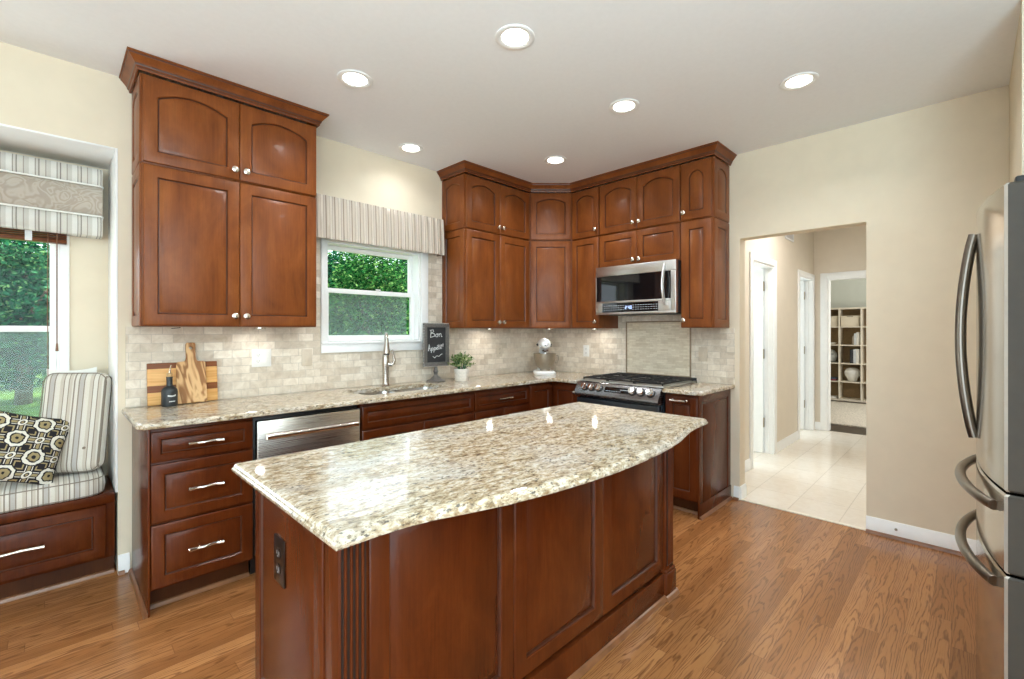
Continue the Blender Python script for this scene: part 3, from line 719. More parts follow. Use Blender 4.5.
end_panel_B(e, wE-.0095, .004, UH, .05)

# crown mouldings
def crown(name, path, label):
    prof = [(.002, 2.6685), (.010, 2.6685), (.012, 2.676), (.012, 2.682), (.018, 2.686), (.021, 2.696), (.03, 2.708), (.042, 2.722), (.047, 2.727), (.048, 2.733), (.054, 2.735), (.054, H-.0005), (.002, H-.0005)]
    n = len(path); V = [Vector(p) for p in path]; rings = []
    for i in range(n):
        ns = []
        if i > 0: d = (V[i]-V[i-1]).normalized(); ns.append(Vector((d.y, -d.x)))
        if i < n-1: d = (V[i+1]-V[i]).normalized(); ns.append(Vector((d.y, -d.x)))
        b = ns[0] if len(ns) == 1 else (ns[0]+ns[1])/(1+ns[0].dot(ns[1]))
        rings.append([(V[i].x+b.x*a, V[i].y+b.y*a, z) for a, z in prof])
    m = MB().loft(rings, 0)
    for k in range((n-1)*len(prof)):
        if k % len(prof) in (2, 4, 8): m.m[k] = 1
    o = m.build(name, [M['cherry'], M['glaze']])
    return tag(o, label, 'crown moulding')
crown('crown_molding', [(XL, -.001), (XL, -DU), (XR, -DU), (XR, -.001)], 'stepped cherry crown moulding on top of the left cabinet')
crown('crown_molding', [(XC, -.001), (XC, -DU), (-.61, -DU), (-DU, -.61), (-DU, YE), (-.001, YE)], 'angled cherry crown moulding running round the corner cabinets')

# puck lights under wall cabinets
def puck(x, y, label, e_=.27):
    e = thing('puck_light', label, 'light', (x, y, ZB-.0005), 0, 'under-cabinet puck lights')
    MB().lathe([(.034, 0), (.034, -.01), (.028, -.013), (.026, -.0115)], 20).build('housing', M['nickel'], e)
    MB().lathe([(.0255, -.011), (.0255, -.0125)], 20).build('lens', M['lens'], e)
    add_light('puck_lamp', 'AREA', (0, 0, -.016), e_, (1, .96, .9), size=.05, shape='DISK', parent=e)
puck(-2.93, -.16, 'puck light under the left cabinet above the white outlet')
puck(-.98, -.16, 'puck light under the cabinet beside the sign', .42)
puck(-.36, -.36, 'puck light under the diagonal corner cabinet', .35)
puck(-.16, -.76, 'puck light under the narrow cabinet left of the microwave', .42)

# ------------------------------------------------------------------ base cabinets
BD = .59; BH = .8835; TK = .11
def base_cab(name, label, loc, rz, w, mat='cherry_shaded', left_gap=0, cat='cabinet'):
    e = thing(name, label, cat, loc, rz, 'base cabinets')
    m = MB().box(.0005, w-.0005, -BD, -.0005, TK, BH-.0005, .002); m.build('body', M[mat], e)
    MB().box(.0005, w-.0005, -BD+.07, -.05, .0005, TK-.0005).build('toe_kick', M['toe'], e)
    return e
def front(e, kind, x0, x1, z0, z1, rail=.05, pull=None, pull_at=None, mat='cherry_shaded', top=None, raise_=.025):
    m = MB(); panel_door(m, x0, x1, z0, z1, -BD-.0205, rail=rail, raise_=raise_, top=top)
    o = m.build(kind, [M[mat], M['glaze']], e)
    if pull:
        cx, cz = pull_at or ((x0+x1)/2, (z0+z1)/2); put_pull(o, cx, cz, -BD-.0125 if not pull_at else -BD-.0205, pull)
    return o
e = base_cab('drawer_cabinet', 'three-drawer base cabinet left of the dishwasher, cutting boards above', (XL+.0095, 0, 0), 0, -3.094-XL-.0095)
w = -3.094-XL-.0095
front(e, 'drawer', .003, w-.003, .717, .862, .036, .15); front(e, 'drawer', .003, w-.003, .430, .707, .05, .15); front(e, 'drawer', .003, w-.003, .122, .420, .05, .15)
m = MB().box(-.009, -.0001, -BD-.02, -.0155, .0005, BH-.0005, .002); m.build('side_panel', M['cherry_shaded'], e)
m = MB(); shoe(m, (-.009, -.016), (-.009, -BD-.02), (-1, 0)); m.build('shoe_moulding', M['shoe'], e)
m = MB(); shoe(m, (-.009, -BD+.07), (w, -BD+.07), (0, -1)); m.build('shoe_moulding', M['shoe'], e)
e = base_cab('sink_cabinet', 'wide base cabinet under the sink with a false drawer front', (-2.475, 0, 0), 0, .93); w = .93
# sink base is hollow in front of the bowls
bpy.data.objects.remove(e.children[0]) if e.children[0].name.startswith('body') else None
MB().box(.0005, w-.0005, -BD, -BD+.018, TK, BH-.0005, .002).box(.0005, .018, -BD+.018, -.0005, TK, BH-.0005).box(w-.018, w-.0005, -BD+.018, -.0005, TK, BH-.0005).box(.018, w-.018, -BD+.018, -.0005, TK, TK+.018).build('body', M['cherry_shaded'], e)
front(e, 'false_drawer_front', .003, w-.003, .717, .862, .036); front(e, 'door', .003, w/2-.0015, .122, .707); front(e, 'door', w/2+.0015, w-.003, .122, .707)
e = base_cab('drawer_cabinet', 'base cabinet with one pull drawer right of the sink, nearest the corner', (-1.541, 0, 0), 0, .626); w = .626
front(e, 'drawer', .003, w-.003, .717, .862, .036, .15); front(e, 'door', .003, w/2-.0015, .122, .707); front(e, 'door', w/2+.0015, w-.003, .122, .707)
# corner base (L shaped)
e = thing('corner_base_cabinet', 'L-shaped corner base cabinet below the stand mixer', 'cabinet', (0, 0, 0), 0, 'base cabinets')
poly = [(-.0005, -.0005), (-.9135, -.0005), (-.9135, -BD), (-BD, -BD), (-BD, -.905), (-.0005, -.905)]
MB().prism(poly, TK, BH-.0005).build('body', M['cherry_shaded'], e)
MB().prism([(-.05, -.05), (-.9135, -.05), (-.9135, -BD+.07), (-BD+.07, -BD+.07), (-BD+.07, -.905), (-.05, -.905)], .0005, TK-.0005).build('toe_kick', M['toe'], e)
m = MB(); panel_door(m, -.905, -.6125, .122, .862, -BD-.0205, rail=.05); m.build('door', [M['cherry_shaded'], M['glaze']], e)
m = MB(); panel_door(m, .6125, .897, .122, .862, -BD-.0205, rail=.05, T=Matrix.Rotation(RB, 4, 'Z')); d = m.build('door', [M['cherry_shaded'], M['glaze']], e)
k = knob_mesh().build('knob', M['nickel'], d, (-BD-.0205, -.872, .80), (0, 0, RB))
# right of range
YR0, YR1 = -1.702, -1.962
e = base_cab('pullout_cabinet', 'narrow base cabinet right of the range with a tall panelled end', (0, YR0, 0), RB, YR0-YR1-.012); w = YR0-YR1-.012
front(e, 'door', .003, w-.002, .122, .862, .055, .12, (w/2-.01, .832), raise_=.02)
bpy.data.objects
m = MB(); T = Matrix.Translation((w+.0001, 0, 0)) @ Matrix.Rotation(R(90), 4, 'Z'); panel_door(m, -BD-.02, -.003, .0005, BH-.0005, -.011, .011, rail=.06, T=T, raise_=.012)
# taller bottom rail of the end panel
m.build('side_panel', [M['cherry_shaded'], M['glaze']], e)
m2 = MB().box(w+.0112, w+.014, -BD-.02, -.003, .0006, .105, .001); m2.build('base_rail', M['cherry_shaded'], e)
m = MB(); shoe(m, (w+.014, -BD-.02), (w+.014, -.016), (1, 0)); m.build('shoe_moulding', M['shoe'], e)
m = MB(); shoe(m, (0, -BD+.07), (w+.014, -BD+.07), (0, -1)); m.build('shoe_moulding', M['shoe'], e)

# dishwasher
e = thing('dishwasher', 'stainless dishwasher with a bar handle under the counter', 'dishwasher', (-3.088, 0, 0)); w = .608
MB().box(.003, w-.003, -.565, -.02, .1, .868, .003).build('body', M['black'], e)
MB().box(.010, w-.010, -.615, -.5655, .115, .853, .006).build('door', M['steel'], e)
MB().box(.003, w-.003, -.52, -.05, .0005, .0995).build('toe_kick', M['black'], e)
m = MB().tube([(.045, -.658, .772), (w-.045, -.658, .772)], .017, 14)
for sx in (.06, w-.06): m.tube([(sx, -.6148, .772), (sx, -.658, .772)], .009, 10)
m.build('handle', M['nickel'], e)

# ------------------------------------------------------------------ countertops
EDGE = [(.004, .8845), (0, .8885), (0, .902), (.003, .9095), (.007, .9125), (.012, CT)]
EDGE0 = [(.002, .8845), (0, .8865), (0, .911), (.003, CT)]
SX0, SX1, SXM0, SXM1, SY0, SY1 = -2.385, -1.68, -2.045, -2.015, -.50, -.165
def rrect(x0, x1, y0, y1, r, n=5, cw=False):
    pts = []
    for cx, cy, a in ((x1-r, y1-r, 0), (x0+r, y1-r, 90), (x0+r, y0+r, 180), (x1-r, y0+r, 270)):
        for k in range(n+1):
            t_ = R(a+90*k/n); pts.append((cx+r*math.cos(t_), cy+r*math.sin(t_)))
    return pts
outer = [(-3.585, -.6), (-3.57, -.638), (-3.55, -.652), (-.652, -.652), (-.652, -.908), (-.0095, -.908), (-.0095, -.0095), (-3.585, -.0095)]
hole = rrect(SX0, SX1, SY0, SY1, .05)
sl = slab(outer, [hole], EDGE, [(0, .8845), (0, .911), (.002, CT)])
tag(sl.build('countertop', M['granite'], smooth=8), 'speckled granite countertop along the sink wall turning the corner', 'countertop')
outer = [(-.0095, -1.704), (-.652, -1.704), (-.652, -1.96), (-.638, -1.985), (-.61, -1.995), (-.0095, -1.995)]
sl = slab(outer, [], EDGE, []); tag(sl.build('countertop', M['granite'], smooth=8), 'short granite countertop right of the range', 'countertop')
# sink
e = thing('sink', 'double bowl stainless undermount sink in front of the window', 'sink', (0, 0, 0))
def bowl(x0, x1):
    rings = []
    for ins, z, r in ((-.012, .8842, .06), (0, .8842, .05), (.004, .86, .05), (.012, .72, .055), (.03, .705, .05)):
        rings.append([(x, y, z) for x, y in rrect(x0+ins, x1-ins, SY0+ins, SY1-ins, r)])
    inner = rings
    outr = [[(x, y, z-.003) for x, y, z in r] for r in reversed(rings)]
    m = MB(); m.loft(inner, cap=(False, True)); return m
bowl(SX0, SXM0).build('bowl', M['sinksteel'], e); bowl(SXM1, SX1).build('bowl', M['sinksteel'], e)
for cx in ((SX0+SXM0)/2, (SXM1+SX1)/2):
    MB().lathe([(.043, .7055), (.043, .709), (.03, .7085), (.028, .7065), (0, .7065)], 20).build('drain', M['chrome'], e, (cx, -.33, 0))
# faucet
e = thing('faucet', 'brushed nickel pull-down faucet with side lever behind the sink', 'faucet', (-2.015, -.095, CT), R(-27))
m = MB().lathe([(.030, .0003), (.031, .006), (.026, .012), (.0245, .03), (.024, .09), (.025, .13), (.028, .16), (.029, .19), (.026, .225), (.020, .255), (.016, .28)], 24); m.build('body', M['faucet'], e)
arc = [(0, 0, .27), (0, 0, .31)]+[(0, -.06+.06*math.cos(a), .345+.06*math.sin(a)) for a in [R(k*15) for k in range(0, 10)]]
arc += [(0, -.118, .36)]
m = MB().tube(arc, [.0155, .0145]+[.0135]*11, 14); m.build('spout', M['faucet'], e)
p0 = Vector((0, -.114, .372)); p1 = Vector((0, -.128, .255))
m = MB().tube([p0, p0.lerp(p1, .15), p0.lerp(p1, .55), p0.lerp(p1, .85), p1], [.0145, .016, .0205, .0245, .024], 18); h = m.build('spray_head', M['faucet'], e)
MB().tube([p1+Vector((0, .0005, .0)), p1+Vector((0, -.001, -.008))], .021, 18).build('nozzle_ring', M['black'], h)
m = MB().tube([(.02, 0, .165), (.05, 0, .165)], [.020, .018], 16).tube([(.042, -.0, .17), (.062, -.004, .175), (.066, -.006, .20), (.058, -.008, .235), (.047, -.01, .28)], [.016, .015, .010, .008, .0075], 12); m.build('lever', M['faucet'], e)
# outlets
def outlet(label, loc, rz, mat, gang=1, dark=None, kinds=('o',), rot=None, big=1):
    e = thing('wall_outlet', label, 'outlet', loc, rz)
    if rot: e.rotation_euler = rot
    e.scale = (big, 1, big)
    w = .072+.046*(gang-1)
    MB().box(-w/2, w/2, -.006, 0, -.058, .058, .003).build('plate', M[mat], e)
    for g in range(gang):
        cx = (g-(gang-1)/2)*.046; k = kinds[g]
        if k == 'o':
            for z in (-.02, .02):
                m = MB().prism([(p[0]*.0165, p[1]*.0135) for p in [(math.cos(2*PI*i/16), math.sin(2*PI*i/16)) for i in range(16)]], 0, .0018, T=Matrix.Translation((cx, -.006, z)) @ Matrix.Rotation(R(90), 4, 'X'))
                rc = m.build('receptacle', M[mat], e)
                s = MB().box(cx-.0075, cx-.0055, -.0083, -.0079, z-.003, z+.006).box(cx+.0055, cx+.0075, -.0083, -.0079, z-.003, z+.006).box(cx-.002, cx+.002, -.0083, -.0079, z-.009, z-.0055); s.build('slots', M[dark or 'black'], rc)
        else:
            MB().box(cx-.016, cx+.016, -.0085, -.006, -.033, .033, .002).build('rocker', M[mat], e)
    return e
outlet('white two-gang outlet plate on the tile right of the cutting boards', (-2.877, -.0095, 1.162), 0, 'white_plastic', 2, kinds=('o', 'r'))
outlet('tan outlet plate on the tile just left of the sink window', (-2.585, -.0095, 1.155), 0, 'tan_plastic', 1, kinds=('r',))
outlet('tan outlet plate on the tile between the plant and the mixer', (-.715, -.0095, 1.142), 0, 'tan_plastic', 1)
outlet('cream outlet plate on the tile left of the range', (-.0095, -.555, 1.138), RB, 'white_plastic', 1)
outlet('cream switch plate on the tile right of the mosaic panel', (-.0095, -1.74, 1.145), RB, 'tan_plastic', 1, kinds=('r',))

# ------------------------------------------------------------------ range
e = thing('gas_range', 'slide-in stainless gas range with six knobs and black grates', 'range', (0, -.919, 0), RB); w = .77
MB().box(.004, w-.004, -.62, -.03, .02, .90, .003).build('body', M['darksteel'], e)
m = MB()
for sx in (.04, w-.04):
    for sy in (-.55, -.08): m.lathe([(.018, .0005), (.018, .0205)], 12, T=Matrix.Translation((sx, sy, 0)))
m.build('feet', M['black'], e)
MB().box(.006, w-.006, -.665, -.6205, .20, .775, .008).build('oven_door', M['darksteel'], e)
d = e.children[-1]
MB().box(.10, w-.10, -.6665, -.6651, .30, .62, .0).build('window', M['blackglass'], d)
m = MB().tube([(.06, -.705, .690), (w-.06, -.705, .690)], .012, 14)
for sx in (.08, w-.08): m.tube([(sx, -.6655, .690), (sx, -.705, .690)], .009, 10)
m.build('handle', M['steelB'], d)
MB().box(.006, w-.006, -.66, -.6205, .04, .192, .006).build('storage_drawer', M['darksteel'], e)
# sloped control panel
poly = [(-.62, .79), (-.672, .79), (-.690, .805), (-.690, .825), (-.640, .906), (-.625, .912), (-.605, .912), (-.605, .79)]
m = MB().loft([[(x, y, z) for y, z in poly] for x in (.0, w)]); cp = m.build('control_panel', M['range_panel'], e)
tilt = Matrix.Translation((0, -.665, .8655)) @ Matrix.Rotation(math.atan2(.081, .05)-PI, 4, 'X')
nrm = Vector((0, -.081, .05)).normalized()
def on_panel(x, off=0):
    return Vector((x, -.665, .8655))+nrm*off
rotp = nrm.to_track_quat('Z', 'Y').to_euler()
m = MB().box(-.115, .115, -.024, .024, 0, .0015, .0006); dp = m.build('display', M['blackglass'], cp, on_panel(.405, .0003), rotp)
s = MB()
for i in range(9): s.box(-.1+.016*i, -.092+.016*i, -.014, -.010, .0016, .002)
for i in range(4): s.box(.03+.018*i, .043+.018*i, .002, .008, .0016, .002)
s.build('display_marks', M['mark'], dp)
for i, x in enumerate((.095, .165, .235, .545, .62, .70)):
    kn = MB().lathe([(.033, 0), (.033, .005), (.030, .010)], 24, mat=1).lathe([(.028, .010), (.027, .030), (.024, .034), (0, .0345)], 24).box(-.0035, .0035, -.025, .025, .033, .038, .001)
    kn.build('knob', [M['chrome'], M['black']], cp, on_panel(x, .0003), rotp)
# cooktop
MB().box(.0, w, -.605, -.022, .9005, .922, .006).build('cooktop', M['steelB'], e)
MB().box(.0, w, -.0215, -.0115, .90, .945, .003).build('rear_trim', M['black'], e)
for bx, by, r in ((.15, -.46, .045), (.15, -.17, .036), (.385, -.32, .05), (.62, -.46, .05), (.62, -.17, .036)):
    MB().lathe([(r, .9223), (r, .930), (r*.8, .934), (r*.8, .938), (0, .940)], 20).build('burner', M['iron'], e, (bx, by, 0))
def grate(x0, x1):
    m = MB(); z0, z1 = .931, .944
    y0, y1 = -.585, -.045
    for x in (x0, x1-.012): m.box(x, x+.012, y0, y1, z0, z1, .003)
    for y in (y0, (y0+y1)/2-.006, y1-.012): m.box(x0+.0121, x1-.0121, y, y+.012, z0, z1, .003)
    cx = (x0+x1)/2
    for cy in ((y0*.76+y1*.24), (y0*.26+y1*.74)):
        for a in range(4):
            d = Vector((math.cos(a*PI/2+PI/4), math.sin(a*PI/2+PI/4), 0))
            m.tube([(cx+d.x*.02, cy+d.y*.02, z1-.004), (cx+d.x*.11, cy+d.y*.125, z1-.004)], .005, 6)
        m.box(x0+.0121, x1-.0121, cy-.005, cy+.005, z0+.003, z1+.004, .002)
    for x in (x0+.006, x1-.006):
        for y in (y0+.006, y1-.006): m.tube([(x, y, .9222), (x, y, z0)], .006, 8)
    return m
for a, b in ((.015, .26), (.262, .508), (.51, .755)): grate(a, b).build('grate', M['iron'], e)

# ------------------------------------------------------------------ microwave
e = thing('microwave', 'stainless over-range microwave with black window and curved handle', 'microwave', (0, YM1-.0155, 1.485), RB); w = .752; hm = .4195
MB().box(.002, w-.002, -.36, -.0105, .006, hm-.001, .003).build('body', M['darksteel'], e)
fy = -.402
# front frame, built of rails round the glass
zt, zg1, zg0 = hm, hm-.085, .115
m = MB().box(0, w, fy, -.3605, zg1, zt, .004).box(0, w, fy, -.3605, 0, .018, .004).box(w-.045, w, fy, -.3605, .018, zg1, .004).box(0, .008, fy, -.3605, .018, zg1, .003).box(.008, w-.045, fy, -.3605, zg0-.018, zg0, .003).box(.008, .07, fy, -.3605, .018, zg0-.018, .002).box(w-.15, w-.045, fy, -.3605, .018, zg0-.018, .002)
fr_ = m.build('front_frame', M['steelB'], e)
MB().box(.0085, w-.0455, fy+.002, -.3605, zg0+.0005, zg1-.0005).build('window', M['blackglass'], e)
cpn = MB().box(.0705, w-.1505, fy+.002, -.3605, .0185, zg0-.0185).build('control_panel', M['blackglass'], e)
s = MB()
rr = random.Random(3)
for r_ in range(3):
    for i in range(22):
        if 9 <= i <= 11: continue
        x = .085+i*.0236; s.box(x, x+.012+.006*rr.random(), fy+.0012, fy+.0019, .036+r_*.018, .0395+r_*.018)
s.build('panel_marks', M['mark'], cpn)
def seg7(mb, x, z, h, ch, y0, y1):
    segs = {'0': 'abcdef', '1': 'bc', '2': 'abged', '3': 'abgcd', '4': 'fgbc', '8': 'abcdefg', '5': 'afgcd', '6': 'afgedc', '7': 'abc', '9': 'abcfgd'}[ch]
    w_ = h*.5; t_ = h*.12
    R_ = {'a': (0, w_, h-t_, h), 'd': (0, w_, 0, t_), 'g': (0, w_, h/2-t_/2, h/2+t_/2), 'f': (0, t_, h/2, h), 'e': (0, t_, 0, h/2), 'b': (w_-t_, w_, h/2, h), 'c': (w_-t_, w_, 0, h/2)}
    for q in segs: a, b, c, d = R_[q]; mb.box(x+a, x+b, y0, y1, z+c, z+d)
s = MB(); x = .298
for ch in '2:40':
    if ch == ':': s.box(x, x+.003, fy+.0012, fy+.0019, .05, .053).box(x, x+.003, fy+.0012, fy+.0019, .060, .063); x += .008
    else: seg7(s, x, .042, .028, ch, fy+.0012, fy+.0019); x += .020
s.build('clock_digits', M['lcd'], cpn)
pts = []; rad = []
for i in range(17):
    u = i/16; pts.append((w-.090, fy-.010-.038*math.sin(PI*u), .065+.325*u)); rad.append(.0145)
m = MB().tube(pts, rad, 12, flat=(1.15, .8))
m.tube([(w-.090, fy+.0005, .068), (w-.090, fy-.014, .068)], .009, 10).tube([(w-.090, fy+.0005, .386), (w-.090, fy-.014, .386)], .009, 10)
m.build('handle', M['steelB'], e)
MB().box(.03, w-.03, -.34, -.05, -.004, .0055, .002).build('vent_grille', M['black'], e)

# ------------------------------------------------------------------ island
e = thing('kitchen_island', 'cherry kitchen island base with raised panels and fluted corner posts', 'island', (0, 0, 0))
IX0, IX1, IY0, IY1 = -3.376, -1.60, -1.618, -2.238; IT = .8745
MB().box(IX0+.012, IX1-.012, IY1+.021, IY0, .0005, IT, .002).build('body', M['cherry_shaded'], e)
pw = .088
def post(x0, x1, y0, y1, flx=True, fly=True):
    m = MB(); m.box(x0+.004, x1-.004, y0+.004, y1-.004, .0006, IT-.0005, .004)
    m.box(x0+.012, x1-.012, y0+.0005, y0+.006, .16, IT-.001, 0, 1)
    n = 4
    for i in range(n):   # reeds on the front face
        c = x0+.0215+(x1-x0-.043)*i/(n-1); m.tube([(c, y0+.0005, .165), (c, y0+.0005, IT-.002)], .0044, 8)
    m.box(x0-.008, x1+.008, y0-.008, y1, .0006, .125, .006); m.box(x0-.004, x1+.004, y0-.004, y1, .125, .140, .005)
    return m
PY0 = IY1-.012
post(IX0, IX0+pw, PY0, PY0+pw).build('fluted_post', [M['cherry_shaded'], M['groove']], e)
post(IX1-pw, IX1, PY0, PY0+pw).build('fluted_post', [M['cherry_shaded'], M['groove']], e)
fx0, fx1 = IX0+pw+.0005, IX1-pw-.0005; pwid = (fx1-fx0)/3
for i in range(3):
    m = MB(); panel_door(m, fx0+i*pwid+.001, fx0+(i+1)*pwid-.001, .142, IT-.001, IY1, .02, rail=.058, raise_=.03, gd=.0135); m.build('front_panel', [M['cherry_shaded'], M['glaze']], e)
MB().box(fx0+.008, fx1-.008, IY1-.006, IY1+.0205, .0006, .128, .003).build('base_rail', M['cherry_shaded'], e)
m = MB(); shoe(m, (fx0, IY1-.006), (fx1, IY1-.006), (0, -1), h=.022); shoe(m, (IX0-.009, PY0-.008), (IX0+pw+.02, PY0-.008), (0, -1), h=.022); shoe(m, (IX1-pw-.02, PY0-.008), (IX1+.009, PY0-.008), (0, -1), h=.022)
shoe(m, (IX1+.008, PY0-.009), (IX1+.008, IY0), (1, 0), h=.022); shoe(m, (IX0-.008, PY0-.009), (IX0-.008, IY0), (-1, 0), h=.022); m.build('shoe_moulding', M['shoe'], e)
T = Matrix.Translation((IX0+.0118, 0, 0)) @ Matrix.Rotation(R(-90), 4, 'Z')
m = MB(); panel_door(m, -IY0, -(PY0+pw+.001), .142, IT-.001, -.0118, .0116, rail=.05, raise_=.022, T=T, gd=.009); m.build('end_panel', [M['cherry_shaded'], M['glaze']], e)
MB().box(IX0-.006, IX0+.0118, PY0+pw+.001, IY0, .0006, .128, .003).build('base_rail', M['cherry_shaded'], e)
T = Matrix.Translation((IX1-.0118, 0, 0)) @ Matrix.Rotation(R(90), 4, 'Z')
m = MB(); panel_door(m, PY0+pw+.001, IY0, .142, IT-.001, -.0118, .0116, rail=.05, raise_=.022, T=T, gd=.009); m.build('end_panel', [M['cherry_shaded'], M['glaze']], e)
MB().box(IX1-.0118, IX1+.006, PY0+pw+.001, IY0, .0006, .128, .003).build('base_rail', M['cherry_shaded'], e)
outlet('dark bronze outlet plate on the left end of the island', (IX0-.0002+.0015, -1.862, .652), RB, 'bronze', 1, dark='mark', big=1.2)
bow = [(-3.34, -2.385), (-3.27, -2.389), (-3.2, -2.402), (-3.12, -2.427), (-3.0, -2.46), (-2.85, -2.486), (-2.7, -2.503), (-2.55, -2.512), (-2.4, -2.511), (-2.25, -2.503), (-2.12, -2.489), (-2.0, -2.470), (-1.88, -2.441), (-1.78, -2.418), (-1.68, -2.406)]
outer = [(-3.44, -1.60), (-3.44, -2.387)]+bow+[(-1.545, -2.400), (-1.545, -1.60)]
IEDGE = [(.006, .875), (.001, .877), (0, .881), (0, .886), (.004, .890), (.005, .894), (.008, .900), (.014, .9035), (.022, .905)]
sl = slab(outer, [], IEDGE, []); tag(sl.build('island_countertop', M['granite'], smooth=8), 'glossy granite island top with a bowed front edge', 'countertop')

# ------------------------------------------------------------------ refrigerator
FX0, FX1 = -1.90, -.995; fw = FX1-FX0
e = thing('refrigerator', 'stainless french door refrigerator with curved bar handles', 'refrigerator', (FX0, -3.40, 0))
MB().box(.004, fw-.004, -.75, -.075, .02, 1.765, .004).build('body', M['steel_fridge_side'], e)
def bulge(x, a=.057): u = 2*x/fw-1; return a*(1-u*u)
def contour(x0, x1, z0, z1, n=14):
    m = MB(); fr_pts = [x0+(x1-x0)*i/n for i in range(n+1)]
    poly = [(x0, -.068)]+[(x0, -.004)]+[(x, bulge(x)) for x in fr_pts[0:1] if False]
    ring = [(x0, -.068), (x0, bulge(x0)-.006)]+[(x, bulge(x)) for x in [x0+.006]+fr_pts[1:-1]+[x1-.006]]+[(x1, bulge(x1)-.006), (x1, -.068)]
    rr_ = []
    for z, ins in ((z0, .005), (z0+.006, 0), (z1-.006, 0), (z1, .005)):
        rr_.append([(min(max(x, x0+ins), x1-ins), y-(ins if 0 < i < len(ring)-1 else 0), z) for i, (x, y) in enumerate(ring)])
    m.loft(rr_)
    nrm = len(ring)
    for k, f in enumerate(m.f):
        idx = sorted(v % nrm for v in f)
        if len(f) == 4 and (idx[:2] == [0, 1] and idx[2:] == [0, 1] or set(idx) == {0, 1}): m.m[k] = 1
        if len(f) == 4 and set(idx) == {nrm-2, nrm-1}: m.m[k] = 1
        if len(f) == 4 and set(idx) == {1, 2}: m.m[k] = 2
    return m
fm = [M['steel_fridge'], M['steel_fridge_side'], M['steel_edge']]
dl = contour(.0, fw/2-.002, .872, 1.772).build('door', fm, e); dr_ = contour(fw/2+.002, fw, .872, 1.772).build('door', fm, e)
d1 = contour(0, fw, .634, .864).build('drawer', fm, e); d2 = contour(0, fw, .07, .626).build('drawer', fm, e)
MB().box(.02, fw-.02, -.07, -.02, .005, .0655).build('kick_grille', M['black'], e)
def vhandle(par, x):
    b = bulge(x); pts = []
    for i in range(21):
        u = i/20; pts.append((x, b+.006+.036*math.sin(PI*u)**.8, .955+.735*u))
    m = MB().tube(pts, .0155, 12); m.build('handle', M['fridge_handle'], par)
vhandle(dl, fw/2-.045); vhandle(dr_, fw/2+.045)
def hhandle(par, z):
    pts = []
    for i in range(25):
        u = i/24; x = .06+(fw-.12)*u; pts.append((x, bulge(x)+.006+.036*math.sin(PI*u)**.7, z))
    MB().tube(pts, .0155, 12).build('handle', M['fridge_handle'], par)
hhandle(d1, .812); hhandle(d2, .582)
for x in (.05, fw-.05): MB().box(x-.04, x+.04, -.12, -.02, 1.7655, 1.79, .006).build('hinge_cover', M['black'], e)
m = MB().lathe([(.075, 0), (.085, .004), (.083, .02), (.06, .11), (.035, .20), (.033, .225), (.029, .225), (.03, .20), (0, .19)], 28); tag(m.build('vase', M['ceramic'], loc=(-1.33, -3.575, 1.7654)), 'white conical vase standing on top of the refrigerator', 'vase')

# ------------------------------------------------------------------ things on the counters
e = thing('cutting_board', 'striped maple and walnut cutting board leaning on the backsplash', 'cutting board', (-3.306, -.036, CT+.0015), rot=(R(-6), 0, 0))
MB().box(-.171, .171, -.018, 0, 0, .24, .004).build('board', M['striped_board'], e)
pb = [(-.072, 0), (-.076, .006), (-.072, .235), (-.066, .243), (-.034, .247), (-.026, .255), (-.023, .275), (-.025, .345), (-.02, .357), (.02, .357), (.025, .345), (.023, .275), (.026, .255), (.034, .247), (.066, .243), (.072, .235), (.076, .006), (.072, 0)]
e = thing('cutting_board', 'olive wood paddle board with handle leaning in front of the striped board', 'cutting board', (-3.272, -.068, CT+.0015), rot=(R(-8.3), 0, 0))
n_ = 16; hole = [(.009*math.cos(2*PI*i/n_), .325+.009*math.sin(2*PI*i/n_)) for i in range(n_)]
ob = slab(list(reversed(pb)), [hole], [(.002, 0), (0, .002), (0, .014), (.002, .016)], [(0, 0), (0, .016)])
# slab lies in xy -> stand it up: (x, y, z) -> (x, -z, y)
for i, v in enumerate(ob.v): ob.v[i] = Vector((v.x, -v.z, v.y))
ob.build('board', M['olive'], e)
m = MB().tube([(0, -.0185, .325), (.004, -.026, .32), (.0, -.022, .30)], .0022, 6); 
e = thing('oil_bottle', 'matte black oil bottle with a cork pourer in front of the boards', 'bottle', (-3.386, -.115, CT+.0004))
MB().lathe([(.030, 0), (.037, .003), (.038, .010), (.038, .082), (.036, .095), (.028, .107), (.017, .115), (.0145, .125), (.0145, .160), (.016, .162), (.016, .166), (.013, .167), (0, .167)], 28).build('glass_body', M['matte_black'], e)
MB().lathe([(.0125, .1672), (.0145, .178), (.0145, .186), (.010, .188), (0, .188)], 20).build('cork', M['cork'], e)
MB().tube([(0, 0, .1875), (.0005, -.001, .20), (.003, -.004, .215), (.006, -.010, .232)], [.0065, .006, .0045, .0035], 10).build('pour_spout', M['nickel'], e)
s = MB(); az0 = -1.05
def lab(mb, z0, z1, a0, a1, n, gap, curve=0):
    for i in range(n):
        a = a0+(a1-a0)*i/n; b = a+(a1-a0)/n*gap; cz = curve*math.sin(PI*(i+.5)/n)
        ps = []
        for rr_ in (.0381, .0385):
            for (q, z) in ((a, z0-cz), (b, z0-cz), (b, z1-cz), (a, z1-cz)): ps.append((rr_*math.cos(q), rr_*math.sin(q), z))
        mb.add(ps, [(0, 1, 2, 3), (4, 7, 6, 5), (0, 4, 5, 1), (1, 5, 6, 2), (2, 6, 7, 3), (3, 7, 4, 0)])
lab(s, .060, .068, R(-110), R(-50), 9, .72, .004); lab(s, .028, .033, R(-100), R(-55), 8, .7)
s.build('label_print', M['chalk'], e, smooth=0)

